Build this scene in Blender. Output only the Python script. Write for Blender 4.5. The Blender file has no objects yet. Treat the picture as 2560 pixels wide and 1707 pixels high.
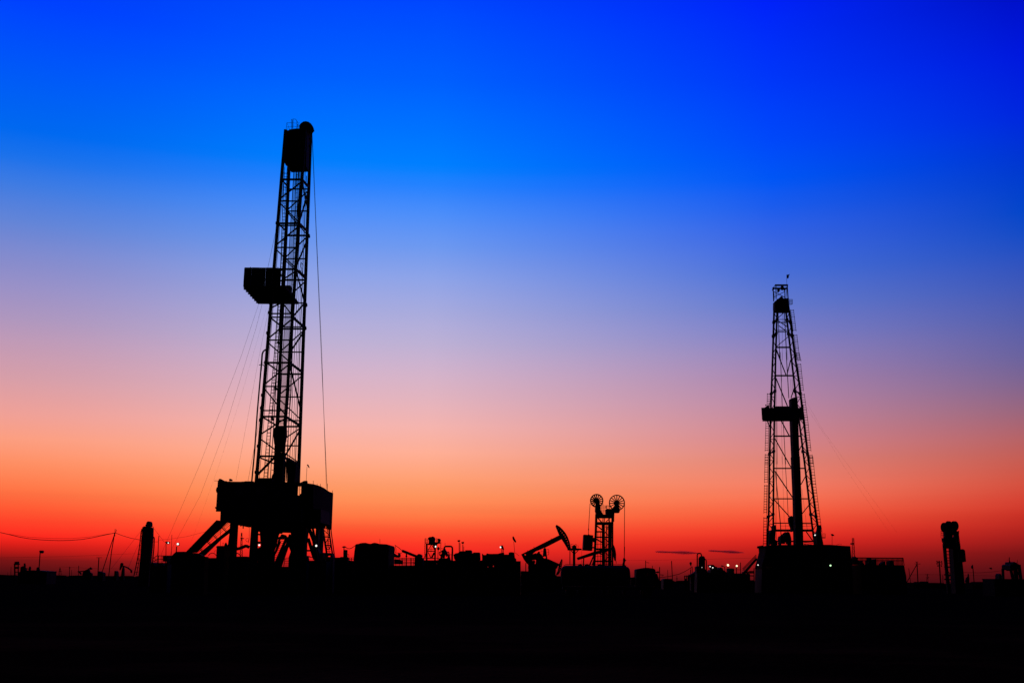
import bpy, bmesh, math, random
from mathutils import Vector, Matrix
from mathutils.geometry import tessellate_polygon
random.seed(7)
R = math.radians
sc = bpy.context.scene
COL = sc.collection

# ------------------------------------------------------------------ camera
FPX = 2774.0                      # focal length in photo pixels (39 mm on 36 mm)
PITCH = math.atan(595/2774.0); ROLL = 0.0086; CH = 1.7
F0 = Vector((0, math.cos(PITCH), math.sin(PITCH)))
R0 = Vector((1, 0, 0)); U0 = Vector((0, -math.sin(PITCH), math.cos(PITCH)))
CR = R0*math.cos(ROLL) + U0*math.sin(ROLL); CU = -R0*math.sin(ROLL) + U0*math.cos(ROLL)
CAM = Vector((0, 0, CH))
cd = bpy.data.cameras.new('camera'); cam = bpy.data.objects.new('camera', cd); COL.objects.link(cam)
cd.sensor_width = 36; cd.sensor_fit = 'HORIZONTAL'; cd.lens = FPX/2560*36
cd.clip_start = .1; cd.clip_end = 60000
m = Matrix((CR, CU, -F0)).transposed().to_4x4(); m.translation = CAM
cam.matrix_world = m
sc.camera = cam
sc.view_settings.view_transform = 'Standard'; sc.view_settings.look = 'None'
sc.view_settings.exposure = 0; sc.view_settings.gamma = 1; sc.view_settings.use_curve_mapping = False

def ray(px, py):
    return F0 + CR*((px-1280)/FPX) + CU*((853.5-py)/FPX)
def hor(px): return 1448 + (px-1280)*ROLL

# ------------------------------------------------------------------ world: afterglow of a sun that has just set
def lin(c):
    o = []
    for v in c:
        v /= 255.0
        o.append(v/12.92 if v <= .04045 else ((v+.055)/1.055)**2.4)
    return (*o, 1)
w = bpy.data.worlds.new('World'); sc.world = w; w.use_nodes = True
N = w.node_tree.nodes; L = w.node_tree.links; N.clear()
def nd(t, **k):
    n = N.new(t)
    for a, b in k.items(): setattr(n, a, b)
    return n
def mth(op, a, b=None, c=None):
    n = nd('ShaderNodeMath', operation=op)
    for i, v in enumerate((a, b, c)):
        if v is None: continue
        if isinstance(v, (int, float)): n.inputs[i].default_value = v
        else: L.new(v, n.inputs[i])
    return n.outputs[0]
tc = nd('ShaderNodeTexCoord'); sx = nd('ShaderNodeSeparateXYZ'); L.new(tc.outputs['Generated'], sx.inputs[0])
el = mth('ARCSINE', sx.outputs[2]); az = mth('ARCTAN2', sx.outputs[0], sx.outputs[1])
elf = mth('DIVIDE', el, math.pi/2)
def elev(px, py):
    d = ray(px, py).normalized(); return math.asin(d.z)/(math.pi/2)
def azim(px, py):
    d = ray(px, py); return math.atan2(d.x, d.y)
def ramp(px, stops, tail):
    n = nd('ShaderNodeValToRGB'); cr = n.color_ramp; cr.interpolation = 'LINEAR'
    L.new(elf, n.inputs[0])
    pts = [(max(0, elev(px, y)), c) for y, c in stops] + [(e/90.0, c) for e, c in tail]
    pts.sort(key=lambda p: p[0])
    while len(cr.elements) < len(pts): cr.elements.new(.5)
    for i, (p, c) in enumerate(pts):
        cr.elements[i].position = p
    for i, (p, c) in enumerate(pts):
        cr.elements[i].color = lin(c)
    return n.outputs[0]
TAIL = [(38, (0, 34, 175)), (52, (0, 20, 110)), (90, (0, 7, 45))]
left = ramp(100, [(0,(0,64,255)),(150,(0,84,250)),(330,(0,104,240)),(400,(25,113,235)),(470,(62,123,226)),(560,(98,132,215)),
    (640,(128,138,206)),(720,(152,144,199)),(800,(174,150,190)),(870,(195,154,180)),(950,(215,158,168)),(1040,(240,160,150)),
    (1100,(253,158,128)),(1160,(255,142,98)),(1220,(255,118,70)),(1270,(255,88,50)),(1310,(255,60,38)),(1345,(250,36,28)),
    (1372,(195,26,22)),(1400,(114,19,20)),(1436,(66,13,17))], TAIL)
mid = ramp(1100, [(0,(0,70,255)),(200,(0,95,255)),(330,(0,115,255)),(420,(0,128,255)),(470,(38,130,255)),(540,(78,143,250)),
    (620,(110,153,240)),(700,(143,164,232)),(780,(168,171,222)),(860,(190,177,213)),(920,(208,179,205)),(1000,(228,180,190)),
    (1070,(246,180,173)),(1130,(255,175,150)),(1190,(255,161,118)),(1240,(255,148,92)),(1290,(255,120,68)),(1330,(255,80,46)),
    (1365,(254,50,36)),(1390,(240,37,32)),(1415,(170,28,30)),(1446,(95,18,24))], TAIL)
rgt = ramp(1950, [(0,(0,34,250)),(200,(0,55,250)),(350,(0,72,250)),(450,(0,86,245)),(520,(28,92,236)),(600,(56,100,225)),(680,(72,110,214)),
    (760,(98,120,204)),(830,(125,126,196)),(880,(146,130,186)),(950,(170,132,172)),(1000,(184,134,164)),(1050,(198,134,152)),
    (1100,(212,132,138)),(1150,(224,130,118)),(1200,(241,126,104)),(1240,(248,115,86)),(1280,(249,92,62)),(1320,(243,60,43)),
    (1350,(222,38,32)),(1380,(180,28,26)),(1410,(135,22,24)),(1452,(80,15,20))], TAIL)
far = ramp(2470, [(0,(0,16,200)),(150,(0,24,222)),(300,(0,38,222)),(420,(0,54,208)),(540,(0,68,200)),(590,(14,73,197)),(640,(34,78,193)),
    (720,(58,85,184)),(800,(78,91,172)),(900,(100,95,156)),(960,(120,97,142)),(1030,(148,98,122)),(1100,(178,94,98)),
    (1150,(194,87,78)),(1200,(205,76,60)),(1250,(208,58,46)),(1290,(192,40,33)),(1340,(155,29,27)),(1380,(110,20,22)),
    (1420,(80,14,19)),(1458,(52,10,17))], TAIL)
def azmix(a, b, px0, px1):
    mr = nd('ShaderNodeMapRange', interpolation_type='SMOOTHERSTEP')
    L.new(az, mr.inputs[0]); mr.inputs[1].default_value = azim(px0, 900); mr.inputs[2].default_value = azim(px1, 900)
    mx = nd('ShaderNodeMix', data_type='RGBA'); L.new(mr.outputs[0], mx.inputs[0]); L.new(a, mx.inputs[6]); L.new(b, mx.inputs[7])
    return mx.outputs[2]
def azmixl(a, b, px0, px1):
    mr = nd('ShaderNodeMapRange')
    L.new(az, mr.inputs[0]); mr.inputs[1].default_value = azim(px0, 900); mr.inputs[2].default_value = azim(px1, 900)
    mx = nd('ShaderNodeMix', data_type='RGBA'); L.new(mr.outputs[0], mx.inputs[0]); L.new(a, mx.inputs[6]); L.new(b, mx.inputs[7])
    return mx.outputs[2]
c = azmix(left, mid, -150, 1000); c = azmixl(c, rgt, 1080, 1950); c = azmixl(c, far, 1950, 2620)
# away from the sunset the sky falls off evenly to night blue
back = nd('ShaderNodeValToRGB'); L.new(elf, back.inputs[0])
back.color_ramp.elements[0].color = lin((14, 9, 22)); back.color_ramp.elements[1].color = lin((0, 7, 45))
mr = nd('ShaderNodeMapRange', interpolation_type='SMOOTHSTEP'); L.new(mth('ABSOLUTE', az), mr.inputs[0])
mr.inputs[1].default_value = R(31); mr.inputs[2].default_value = R(80)
mx = nd('ShaderNodeMix', data_type='RGBA'); L.new(mr.outputs[0], mx.inputs[0]); L.new(c, mx.inputs[6]); L.new(back.outputs[0], mx.inputs[7])
# faint level strata low over the horizon
nz = nd('ShaderNodeTexNoise'); nz.inputs['Scale'].default_value = 1.0; nz.inputs['Detail'].default_value = 4
cb = nd('ShaderNodeCombineXYZ'); L.new(mth('MULTIPLY', az, 2.2), cb.inputs[0]); L.new(mth('MULTIPLY', el, 70.0), cb.inputs[1]); L.new(cb.outputs[0], nz.inputs['Vector'])
low = nd('ShaderNodeMapRange'); L.new(el, low.inputs[0]); low.inputs[1].default_value = 0; low.inputs[2].default_value = R(7); low.inputs[3].default_value = .22; low.inputs[4].default_value = 0.02
gain = mth('ADD', 1.0, mth('MULTIPLY', mth('SUBTRACT', nz.outputs[0], .5), low.outputs[0]))
vm = nd('ShaderNodeVectorMath', operation='SCALE'); L.new(mx.outputs[2], vm.inputs[0]); L.new(gain, vm.inputs['Scale'])
bg = nd('ShaderNodeBackground'); L.new(vm.outputs[0], bg.inputs[0]); bg.inputs[1].default_value = 1
out = nd('ShaderNodeOutputWorld'); L.new(bg.outputs[0], out.inputs[0])
# last trace of direct light from below the horizon line, straight ahead
sd = bpy.data.lights.new('sun', 'SUN'); sd.energy = .03; sd.angle = R(4); sd.color = (1, .4, .2)
so = bpy.data.objects.new('sun', sd); COL.objects.link(so); so.rotation_euler = (R(-89.2), 0, R(4))

# ------------------------------------------------------------------ materials
def mat(name, col, rough=.7, spec=.25, noise=0, scale=3, metal=0, bump=0):
    M = bpy.data.materials.new(name); M.use_nodes = True; nt = M.node_tree; b = nt.nodes['Principled BSDF']
    b.inputs['Roughness'].default_value = rough; b.inputs['Specular IOR Level'].default_value = spec; b.inputs['Metallic'].default_value = metal
    b.inputs['Base Color'].default_value = (*col, 1)
    if noise:
        t = nt.nodes.new('ShaderNodeTexNoise'); t.inputs['Scale'].default_value = scale; t.inputs['Detail'].default_value = 5
        g = nt.nodes.new('ShaderNodeTexCoord'); nt.links.new(g.outputs['Object'], t.inputs['Vector'])
        r = nt.nodes.new('ShaderNodeValToRGB'); nt.links.new(t.outputs[0], r.inputs[0])
        r.color_ramp.elements[0].position = .35; r.color_ramp.elements[1].position = .65
        r.color_ramp.elements[0].color = (*[v*(1-noise) for v in col], 1); r.color_ramp.elements[1].color = (*[v*(1+noise) for v in col], 1)
        nt.links.new(r.outputs[0], b.inputs['Base Color'])
        if bump:
            bp = nt.nodes.new('ShaderNodeBump'); bp.inputs['Strength'].default_value = bump; nt.links.new(t.outputs[0], bp.inputs['Height']); nt.links.new(bp.outputs[0], b.inputs['Normal'])
    return M
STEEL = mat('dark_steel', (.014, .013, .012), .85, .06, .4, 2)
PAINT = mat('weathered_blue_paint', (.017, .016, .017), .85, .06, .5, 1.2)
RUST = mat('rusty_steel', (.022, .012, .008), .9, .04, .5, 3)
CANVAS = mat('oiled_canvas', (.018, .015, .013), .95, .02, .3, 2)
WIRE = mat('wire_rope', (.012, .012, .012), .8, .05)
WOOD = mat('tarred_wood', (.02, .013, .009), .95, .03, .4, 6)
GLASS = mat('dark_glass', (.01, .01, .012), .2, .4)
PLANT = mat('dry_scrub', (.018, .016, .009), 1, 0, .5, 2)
PANE = bpy.data.materials.new('cab_glass'); PANE.use_nodes = True
_n = PANE.node_tree.nodes; _l = PANE.node_tree.links; _b = _n['Principled BSDF']; _b.inputs['Base Color'].default_value = (.01, .01, .01, 1); _b.inputs['Roughness'].default_value = .4
_t = _n.new('ShaderNodeBsdfTransparent'); _t.inputs[0].default_value = (.8, .8, .8, 1); _m = _n.new('ShaderNodeMixShader'); _m.inputs[0].default_value = .6
_l.new(_t.outputs[0], _m.inputs[1]); _l.new(_b.outputs[0], _m.inputs[2]); _l.new(_m.outputs[0], _n['Material Output'].inputs[0])
def emit(name, col, s):
    M = bpy.data.materials.new(name); M.use_nodes = True; nt = M.node_tree; b = nt.nodes['Principled BSDF']
    b.inputs['Emission Color'].default_value = (*col, 1); b.inputs['Emission Strength'].default_value = s; return M
WLAMP = emit('lamp_white', (1, .93, .85), 1.3); YLAMP = emit('lamp_warm', (1, .72, .42), 2.5); GLAMP = emit('lamp_green', (.55, 1, .5), 1.6); SLAMP = emit('lamp_small', (1, .9, .8), .7)

# ------------------------------------------------------------------ frames: (x0, y0, scale) read-off grids over the photograph
S = (0, 0, 1)
Z1 = (560, 280, 4.9); Z2 = (560, 580, 4.9); Z3 = (560, 880, 4.9); Z4 = (500, 1160, 5.2263); Z5 = (0, 1240, 5.6); Z6 = (330, 1240, 6.533)
Z7 = (800, 1300, 7.84); W1 = (1000, 1300, 6.72); W2 = (1280, 1220, 5.88); W3 = (1840, 660, 6.532); W4 = (1840, 880, 5.6); W5 = (1840, 1140, 4.6118)
W6 = (1600, 1340, 6.533); W7 = (2080, 1280, 4.9)
A1 = (480, 1300, 8.4); A2 = (700, 1280, 9.8); A3 = (380, 1340, 13.067); A4 = (980, 1330, 10.69); A5 = (1180, 1330, 10.69); A6 = (1800, 1360, 11.76)
A7 = (1440, 1220, 13.067); A8 = (2330, 1290, 8.71)

def wp(F, p, Y):
    """a read-off point, at world depth Y -> world position; y == 'g' puts it on the ground"""
    if len(p) > 2: Y = p[2]
    px = F[0] + p[0]/F[2]
    if p[1] == 'g':
        d = ray(px, hor(px)); return Vector((d.x*Y/d.y, Y, 0))
    d = ray(px, F[1] + p[1]/F[2]); return CAM + d*(Y/d.y)

JIT = [0]
class MB:
    def __init__(s, F=S, Y=100):
        s.F = F; s.Y = Y; s.v = []; s.f = []; s.smooth = False
    def pt(s, p): return wp(s.F, p, s.Y)
    def w(s, px): return px*s.Y/FPX            # a width in photo pixels -> metres
    def face(s, vs, fs):
        b = len(s.v); s.v += [Vector(v) for v in vs]; s.f += [tuple(b+i for i in f) for f in fs]; return s
    def seg(s, a, b, r, n=6, r2=None, sq=False):
        r2 = r if r2 is None else r2
        d = b-a
        if d.length < 1e-6: return s
        d.normalize(); up = Vector((0, 1, 0)) if abs(d.y) < .9 else Vector((0, 0, 1))
        x = d.cross(up).normalized(); y = x.cross(d)
        if sq: n = 4
        o = math.pi/4 if sq else 0; k = math.sqrt(2) if sq else 1
        vs = []
        for q, rr in ((a, r), (b, r2)):
            for i in range(n):
                t = o + 2*math.pi*i/n; vs.append(q + (x*math.cos(t) + y*math.sin(t))*rr*k)
        fs = [(i, (i+1) % n, n+(i+1) % n, n+i) for i in range(n)] + [tuple(range(n-1, -1, -1)), tuple(range(n, 2*n))]
        return s.face(vs, fs)
    def s(s, pts, wpx, n=6, sq=False):
        """a rod or beam through read-off points, wpx wide in photo pixels"""
        P = [s.pt(p) for p in pts]; r = s.w(wpx)/2
        for a, b in zip(P[:-1], P[1:]): s.seg(a, b, r, n, sq=sq)
        return s
    def q(s, pts, wpx): return s.s(pts, wpx, sq=True)
    def p(s, poly, t=1.0, holes=(), dy=0, fit=True):
        """a plate or body cut to an outline, t metres deep"""
        JIT[0] += 1; e = (JIT[0] % 41)*.004 + dy
        loops = [[s.pt(p) + Vector((0, e, 0)) for p in lp] for lp in [poly, *holes]]
        # the far face of a deep body shows beside the near one: keep both inside the outline
        if t > .6 and fit:
            xs = [v.x for v in loops[0]]; x0, x1 = min(xs), max(xs); Yc = loops[0][0].y
            sh = abs((x0+x1)/2)*t/(Yc+t)
            if sh < .5*(x1-x0):
                k = (x1-x0-sh)/(x1-x0); anc = x0 if x0+x1 < 0 else x1
                for lp in loops:
                    for v in lp: v.x = anc+(v.x-anc)*k
        flat = [v for lp in loops for v in lp]; n = len(flat)
        tri = tessellate_polygon([[Vector((v.x, v.z, 0)) for v in lp] for lp in loops])
        vs = flat + [v + Vector((0, t, 0)) for v in flat]
        fs = [tuple(t3) for t3 in tri] + [tuple(i+n for i in reversed(t3)) for t3 in tri]
        o = 0
        for lp in loops:
            k = len(lp)
            for i in range(k): fs.append((o+i, o+(i+1) % k, n+o+(i+1) % k, n+o+i))
            o += k
        return s.face(vs, fs)
    def rev(s, prof, n=16):
        """upright body of revolution from (x_left, x_right, y) read-offs"""
        vs = []; fs = []
        for xl, xr, y in prof:
            a = s.pt((xl, y)); b = s.pt((xr, y)); c = (a+b)/2; r = (b-a).length/2
            for i in range(n):
                t = 2*math.pi*i/n; vs.append(c + Vector((math.cos(t)*r, math.sin(t)*r, 0)))
        m_ = len(prof)
        for j in range(m_-1):
            for i in range(n): fs.append((j*n+i, j*n+(i+1) % n, (j+1)*n+(i+1) % n, (j+1)*n+i))
        fs += [tuple(range(n-1, -1, -1)), tuple(range((m_-1)*n, m_*n))]
        return s.face(vs, fs)
    def b(s, p, rpx, n=10, sy=1, sz=1):
        c = s.pt(p); r = s.w(rpx)*.88; vs = []; fs = []; k = n//2
        for j in range(k+1):
            ph = math.pi*j/k
            for i in range(n):
                t = 2*math.pi*i/n; vs.append(c + Vector((math.sin(ph)*math.cos(t)*r, math.sin(ph)*math.sin(t)*r*sy, math.cos(ph)*r*sz)))
        for j in range(k):
            for i in range(n): fs.append((j*n+i, (j+1)*n+i, (j+1)*n+(i+1) % n, j*n+(i+1) % n))
        return s.face(vs, fs)
    def box(s, x0, x1, y0, y1, z0, z1):
        vs = [(x, y, z) for z in (z0, z1) for y in (y0, y1) for x in (x0, x1)]
        return s.face(vs, [(0,1,3,2),(4,6,7,5),(0,4,5,1),(2,3,7,6),(0,2,6,4),(1,5,7,3)])
    def ring(s, c, r, t, n=32, th=.12, ax='Y'):
        """flat wheel rim in a plane across the view"""
        vs = []
        for i in range(n):
            a = 2*math.pi*i/n
            for rr, dy in ((r, -th), (r, th), (r-t, th), (r-t, -th)):
                v = Vector((math.cos(a)*rr, dy, math.sin(a)*rr)); vs.append(c + v)
        fs = []
        for i in range(n):
            j = (i+1) % n
            for k in range(4): fs.append((i*4+k, j*4+k, j*4+(k+1) % 4, i*4+(k+1) % 4))
        return s.face(vs, fs)

class Thing:
    def __init__(s, name, label, cat, F, p, Y, group=None, ground=True):
        o = bpy.data.objects.new(name, None); COL.objects.link(o); s.o = o; s.Y = Y; s.F = F
        o.empty_display_size = .3
        base = wp(F, p, Y); s.base = Vector((base.x, Y, 0 if ground else base.z))
        o.location = s.base; o['label'] = label; o['category'] = cat
        if group: o['group'] = group
    def part(s, name, mb, M=None, parent=None, label=None, stuff=False):
        o = mkobj(name, mb, M or STEEL, s.base); o.parent = parent or s.o
        if label: o['label'] = label
        if stuff: o['kind'] = 'stuff'
        return o
    def m(s, F=None, Y=None): return MB(F or s.F, Y or s.Y)
def mkobj(name, mb, M, base):
    me = bpy.data.meshes.new(name); me.from_pydata([v-base for v in mb.v], [], mb.f)
    bm = bmesh.new(); bm.from_mesh(me); bmesh.ops.recalc_face_normals(bm, faces=bm.faces)
    bm.to_mesh(me); bm.free()
    if mb.smooth:
        for p in me.polygons: p.use_smooth = True
    me.materials.append(M)
    o = bpy.data.objects.new(name, me); COL.objects.link(o); return o
def solo(name, label, cat, mb, base_p, M=None, group=None, kind=None, ground=True):
    b = wp(mb.F, base_p, mb.Y); base = Vector((b.x, b.y, 0 if ground else b.z))
    o = mkobj(name, mb, M or STEEL, base); o.location = base
    if label: o['label'] = label
    if cat: o['category'] = cat
    if group: o['group'] = group
    if kind: o['kind'] = kind
    return o
def lerp(a, b, t): return a + (b-a)*t
def along(a, b, t): return tuple(lerp(a[i], b[i], t) for i in range(2))

def ladder(T, F, path, wpx, Y, n, name='ladder', cage=0, side=1, rw=.7, railw=1.1):
    """ladder climbing a polyline of centre points; cage>0 adds safety hoops that stand cage px off"""
    lens = [0]
    for a, b in zip(path[:-1], path[1:]): lens.append(lens[-1] + math.dist(a, b))
    def at(t):
        d = t*lens[-1]
        for i in range(len(path)-1):
            if d <= lens[i+1] or i == len(path)-2:
                return along(path[i], path[i+1], (d-lens[i])/(lens[i+1]-lens[i]))
    h = wpx/2*F[2]
    m_ = MB(F, Y)
    for sgn in (-1, 1): m_.s([(p[0]+sgn*h, p[1]) for p in path], railw, n=4)
    L_ = T.part(name, m_)
    for i in range(n):
        p = at((i+.5)/n); T.part('rung', MB(F, Y).s([(p[0]-h, p[1]), (p[0]+h, p[1])], rw, n=4), parent=L_)
    if cage:
        c = MB(F, Y)
        for i in range(0, n, 3):
            p = at((i+.5)/n); pts = []
            for k in range(7):
                a = math.pi*k/6; pts.append((p[0]-h*1.3*math.cos(a), p[1]-1.5*F[2]*math.sin(a), Y-.75*math.sin(a)*1.0))
            c.s(pts, .6, n=4)
        T.part('ladder_cage', c, parent=L_, stuff=True)
    return L_
def rail(T, F, a, b, hpx, n, Y, name='railing', w=.9, mid=True, parent=None):
    m_ = MB(F, Y); h = hpx*F[2]
    m_.s([(a[0], a[1]-h), (b[0], b[1]-h)], w, n=4)
    if mid: m_.s([(a[0], a[1]-h/2), (b[0], b[1]-h/2)], w*.8, n=4)
    for i in range(n+1):
        p = along(a, b, i/n); m_.s([p, (p[0], p[1]-h)], w, n=4)
    return T.part(name, m_, parent=parent)

# ================================================================== SETTING
def ground():
    # one sheet to the horizon, finer near the camera with low ruts and swells
    xs = [-9000, -3000, -1200, -500, -250, -120] + [x for x in range(-100, 101, 2)] + [120, 250, 500, 1200, 3000, 9000]
    ys = [-200, -60, -20] + [i*1.0 for i in range(-8, 60)] + [i*3.0 for i in range(20, 40)] + [130, 160, 200, 260, 350, 500, 800, 1400, 2600, 5000, 14000]
    from mathutils import noise
    vs = []; fs = []
    for y in ys:
        for x in xs:
            z = 0
            if abs(x) <= 100 and -8 < y < 105:
                f = max(0, min(1, (105-y)/30))
                z = (noise.noise(Vector((x*.05, y*.06, 0)))*.26 + noise.noise(Vector((x*.21, y*.4, 3)))*.09 + noise.noise(Vector((x*.6, y*1.1, 8)))*.05)*f - .06
            vs.append((x, y, z))
    n = len(xs)
    for j in range(len(ys)-1):
        for i in range(n-1): fs.append((j*n+i, j*n+i+1, (j+1)*n+i+1, (j+1)*n+i))
    me = bpy.data.meshes.new('ground'); me.from_pydata(vs, [], fs)
    for p in me.polygons: p.use_smooth = True
    M = bpy.data.materials.new('bare_earth'); M.use_nodes = True; nt = M.node_tree; b = nt.nodes['Principled BSDF']
    g = nt.nodes.new('ShaderNodeTexCoord'); t = nt.nodes.new('ShaderNodeTexNoise'); t.inputs['Scale'].default_value = .09; t.inputs['Detail'].default_value = 9; t.inputs['Roughness'].default_value = .62
    mp = nt.nodes.new('ShaderNodeMapping'); mp.inputs['Scale'].default_value = (.6, 1, 1); nt.links.new(g.outputs['Object'], mp.inputs[0]); nt.links.new(mp.outputs[0], t.inputs['Vector'])
    r = nt.nodes.new('ShaderNodeValToRGB'); nt.links.new(t.outputs[0], r.inputs[0])
    r.color_ramp.elements[0].position = .46; r.color_ramp.elements[1].position = .66
    r.color_ramp.elements[0].color = (.03, .009, .004, 1); r.color_ramp.elements[1].color = (.19, .05, .014, 1)
    # dusk darkness painted into the soil colour around and beyond the rigs, wandering edge
    sp = nt.nodes.new('ShaderNodeSeparateXYZ'); nt.links.new(g.outputs['Object'], sp.inputs[0])
    wv = nt.nodes.new('ShaderNodeMath'); wv.operation = 'MULTIPLY_ADD'; nt.links.new(t.outputs[0], wv.inputs[0]); wv.inputs[1].default_value = 60; nt.links.new(sp.outputs[1], wv.inputs[2])
    yr = nt.nodes.new('ShaderNodeMapRange'); yr.interpolation_type = 'SMOOTHSTEP'; nt.links.new(wv.outputs[0], yr.inputs[0]); yr.inputs[1].default_value = 50; yr.inputs[2].default_value = 105
    ym = nt.nodes.new('ShaderNodeMix'); ym.data_type = 'RGBA'; nt.links.new(yr.outputs[0], ym.inputs[0]); nt.links.new(r.outputs[0], ym.inputs[6]); ym.inputs[7].default_value = (.012, .007, .005, 1)
    nt.links.new(ym.outputs[2], b.inputs['Base Color'])
    t2 = nt.nodes.new('ShaderNodeTexNoise'); t2.inputs['Scale'].default_value = 5; t2.inputs['Detail'].default_value = 8; nt.links.new(g.outputs['Object'], t2.inputs['Vector'])
    bp = nt.nodes.new('ShaderNodeBump'); bp.inputs['Strength'].default_value = .9; bp.inputs['Distance'].default_value = .2
    nt.links.new(t2.outputs[0], bp.inputs['Height']); nt.links.new(bp.outputs[0], b.inputs['Normal'])
    b.inputs['Roughness'].default_value = 1; b.inputs['Specular IOR Level'].default_value = .0
    me.materials.append(M)
    o = bpy.data.objects.new('ground', me); COL.objects.link(o); o['kind'] = 'structure'
ground()

# low scrub and earth edge on the far plain
m_ = MB(S, 700)
x = -200
while x < 2760:
    wd = random.uniform(14, 60); h = random.uniform(.3, 1.6)*(1.5 if random.random() < .12 else 1)
    Yd = random.uniform(620, 900); pts = []
    k = 7
    for i in range(k+1):
        t = i/k; pts.append((x + wd*t, hor(x) - h*math.sin(math.pi*t)*random.uniform(.6, 1.1), Yd))
    pts[0] = (pts[0][0], 'g', Yd); pts[-1] = (pts[-1][0], 'g', Yd)
    m_.p(pts, random.uniform(4, 9)); x += wd*random.uniform(.4, 1.0)
solo('scrub', None, None, m_, (1280, 'g'), PLANT, kind='stuff')

# two long thin clouds low on the right
def cloud(F, a, b, thick, Y, lab):
    bm_ = MB(F, Y); A = bm_.pt(a); B = bm_.pt(b); c = (A+B)/2; hx = (B-A).length/2; hz = thick*Y/FPX/2
    vs = []; fs = []; n = 24; k = 12
    ang = math.atan2(B.z-A.z, B.x-A.x)
    for j in range(k+1):
        ph = math.pi*j/k
        for i in range(n):
            t = 2*math.pi*i/n; lx = math.cos(ph)*hx; q = math.sin(ph)
            lz = q*math.sin(t)*hz*(1+.25*math.sin(lx/hx*5)); ly = q*math.cos(t)*hx*.3
            vs.append(c + Vector((lx*math.cos(ang)-lz*math.sin(ang), ly, lx*math.sin(ang)+lz*math.cos(ang))))
    for j in range(k):
        for i in range(n): fs.append((j*n+i, (j+1)*n+i, (j+1)*n+(i+1) % n, j*n+(i+1) % n))
    bm_.face(vs, fs); bm_.smooth = True
    o = solo('cloud', lab, None, bm_, ((a[0]+b[0])/2, (a[1]+b[1])/2), CLOUD, kind='structure', ground=False)
CLOUD = bpy.data.materials.new('thin_cloud'); CLOUD.use_nodes = True
nt = CLOUD.node_tree; nt.nodes.clear()
o_ = nt.nodes.new('ShaderNodeOutputMaterial'); mxs = nt.nodes.new('ShaderNodeMixShader'); tr = nt.nodes.new('ShaderNodeBsdfTransparent'); df = nt.nodes.new('ShaderNodeBsdfDiffuse')
df.inputs[0].default_value = (.8, .8, .8, 1); lw = nt.nodes.new('ShaderNodeLayerWeight'); lw.inputs[0].default_value = .5
mm = nt.nodes.new('ShaderNodeMath'); mm.operation = 'MULTIPLY_ADD'; nt.links.new(lw.outputs['Facing'], mm.inputs[0]); mm.inputs[1].default_value = -.62; mm.inputs[2].default_value = .62
nt.links.new(mm.outputs[0], mxs.inputs[0]); nt.links.new(tr.outputs[0], mxs.inputs[1]); nt.links.new(df.outputs[0], mxs.inputs[2]); nt.links.new(mxs.outputs[0], o_.inputs[0])
cloud(W6, (240, 250), (990, 276), 9, 5200, None)
cloud(W6, (1110, 234), (1710, 268), 8, 5400, None)

# ================================================================== LEFT DRILLING RIG
YN, YF = 118.0, 124.6
T = Thing('drilling_rig', 'tall drilling rig with sheeted crown and side monkeyboard, nearest and largest of the two rigs', 'drilling rig', S, (690, 1300), 121)
LEG = {'A': ((714, 325), (640.6, 1205), YN), 'C': ((763, 325), (703, 1205), YN), 'B': ((727, 325), (686, 1215), YF), 'D': ((777, 330), (745.5, 1212), YF)}
def lx(k, y):
    a, b, Y = LEG[k]; return (lerp(a[0], b[0], (y-a[1])/(b[1]-a[1])), y, Y)
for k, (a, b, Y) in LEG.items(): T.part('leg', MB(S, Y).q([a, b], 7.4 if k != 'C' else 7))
for y in (449, 503, 558.6, 564, 619, 673, 784, 793, 850, 906.5, 965.7, 1026, 1041, 1140, 1196):
    T.part('girt', MB(S, YN).q([lx('A', y), lx('C', y)], 4.6 if y in (449, 673, 906.5, 1041, 1140, 558.6) else 3.2))
for y in (473, 528, 589, 647, 700, 757.5, 817, 822, 880, 935, 992, 1051, 1066, 1114):
    T.part('girt', MB(S, YF).q([lx('B', y), lx('D', y)], 4.2 if y in (589, 700, 822, 935, 1066) else 2.9))
for a, b in ((449, 468), (558, 578), (673, 693), (793, 817), (906, 930), (1041, 1064), (1142, 1160)):
    T.part('side_beam', MB(S, YN).q([lx('C', a), lx('D', b)], 5))
    T.part('side_beam', MB(S, YN).q([lx('A', a), lx('B', b)], 3))
for (k1, y1), (k2, y2) in ((('C', 455), ('A', 497)), (('A', 507), ('C', 556)), (('C', 566), ('A', 613)), (('A', 623), ('C', 670)), (('C', 678), ('A', 716)),
        (('A', 722), ('C', 790)), (('A', 770), ('C', 742)), (('C', 797), ('A', 846)), (('A', 856), ('C', 904)), (('C', 910), ('A', 961)), (('A', 970), ('C', 1038)), (('C', 1045), ('A', 1086)),
        (('A', 1096), ('C', 1138)), (('C', 1120), ('A', 1188))):
    T.part('diagonal_brace', MB(S, YN).q([lx(k1, y1), lx(k2, y2)], 3.2 if y1 != 1120 else 5))
for (k1, y1), (k2, y2) in ((('D', 476), ('B', 526)), (('B', 530), ('D', 587)), (('D', 592), ('B', 645)), (('B', 650), ('D', 698)), (('D', 703), ('B', 755)),
        (('B', 760), ('D', 819)), (('D', 826), ('B', 878)), (('B', 884), ('D', 933)), (('D', 939), ('B', 988)), (('B', 996), ('D', 1048)), (('D', 1070), ('B', 1110)), (('B', 1118), ('D', 1156))):
    T.part('diagonal_brace', MB(S, YF).q([lx(k1, y1), lx(k2, y2)], 2.8))
for y1, y2, o in ((449, 528, 0), (668, 602, 1), (673, 757, 0), (880, 830, 1), (906, 1027, 0), (1150, 1074, 1), (560, 474, 1), (793, 757, 1)):
    T.part('side_brace', MB(S, YN).q([lx('C', y1), lx('D', y2)], 3.4))
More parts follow.
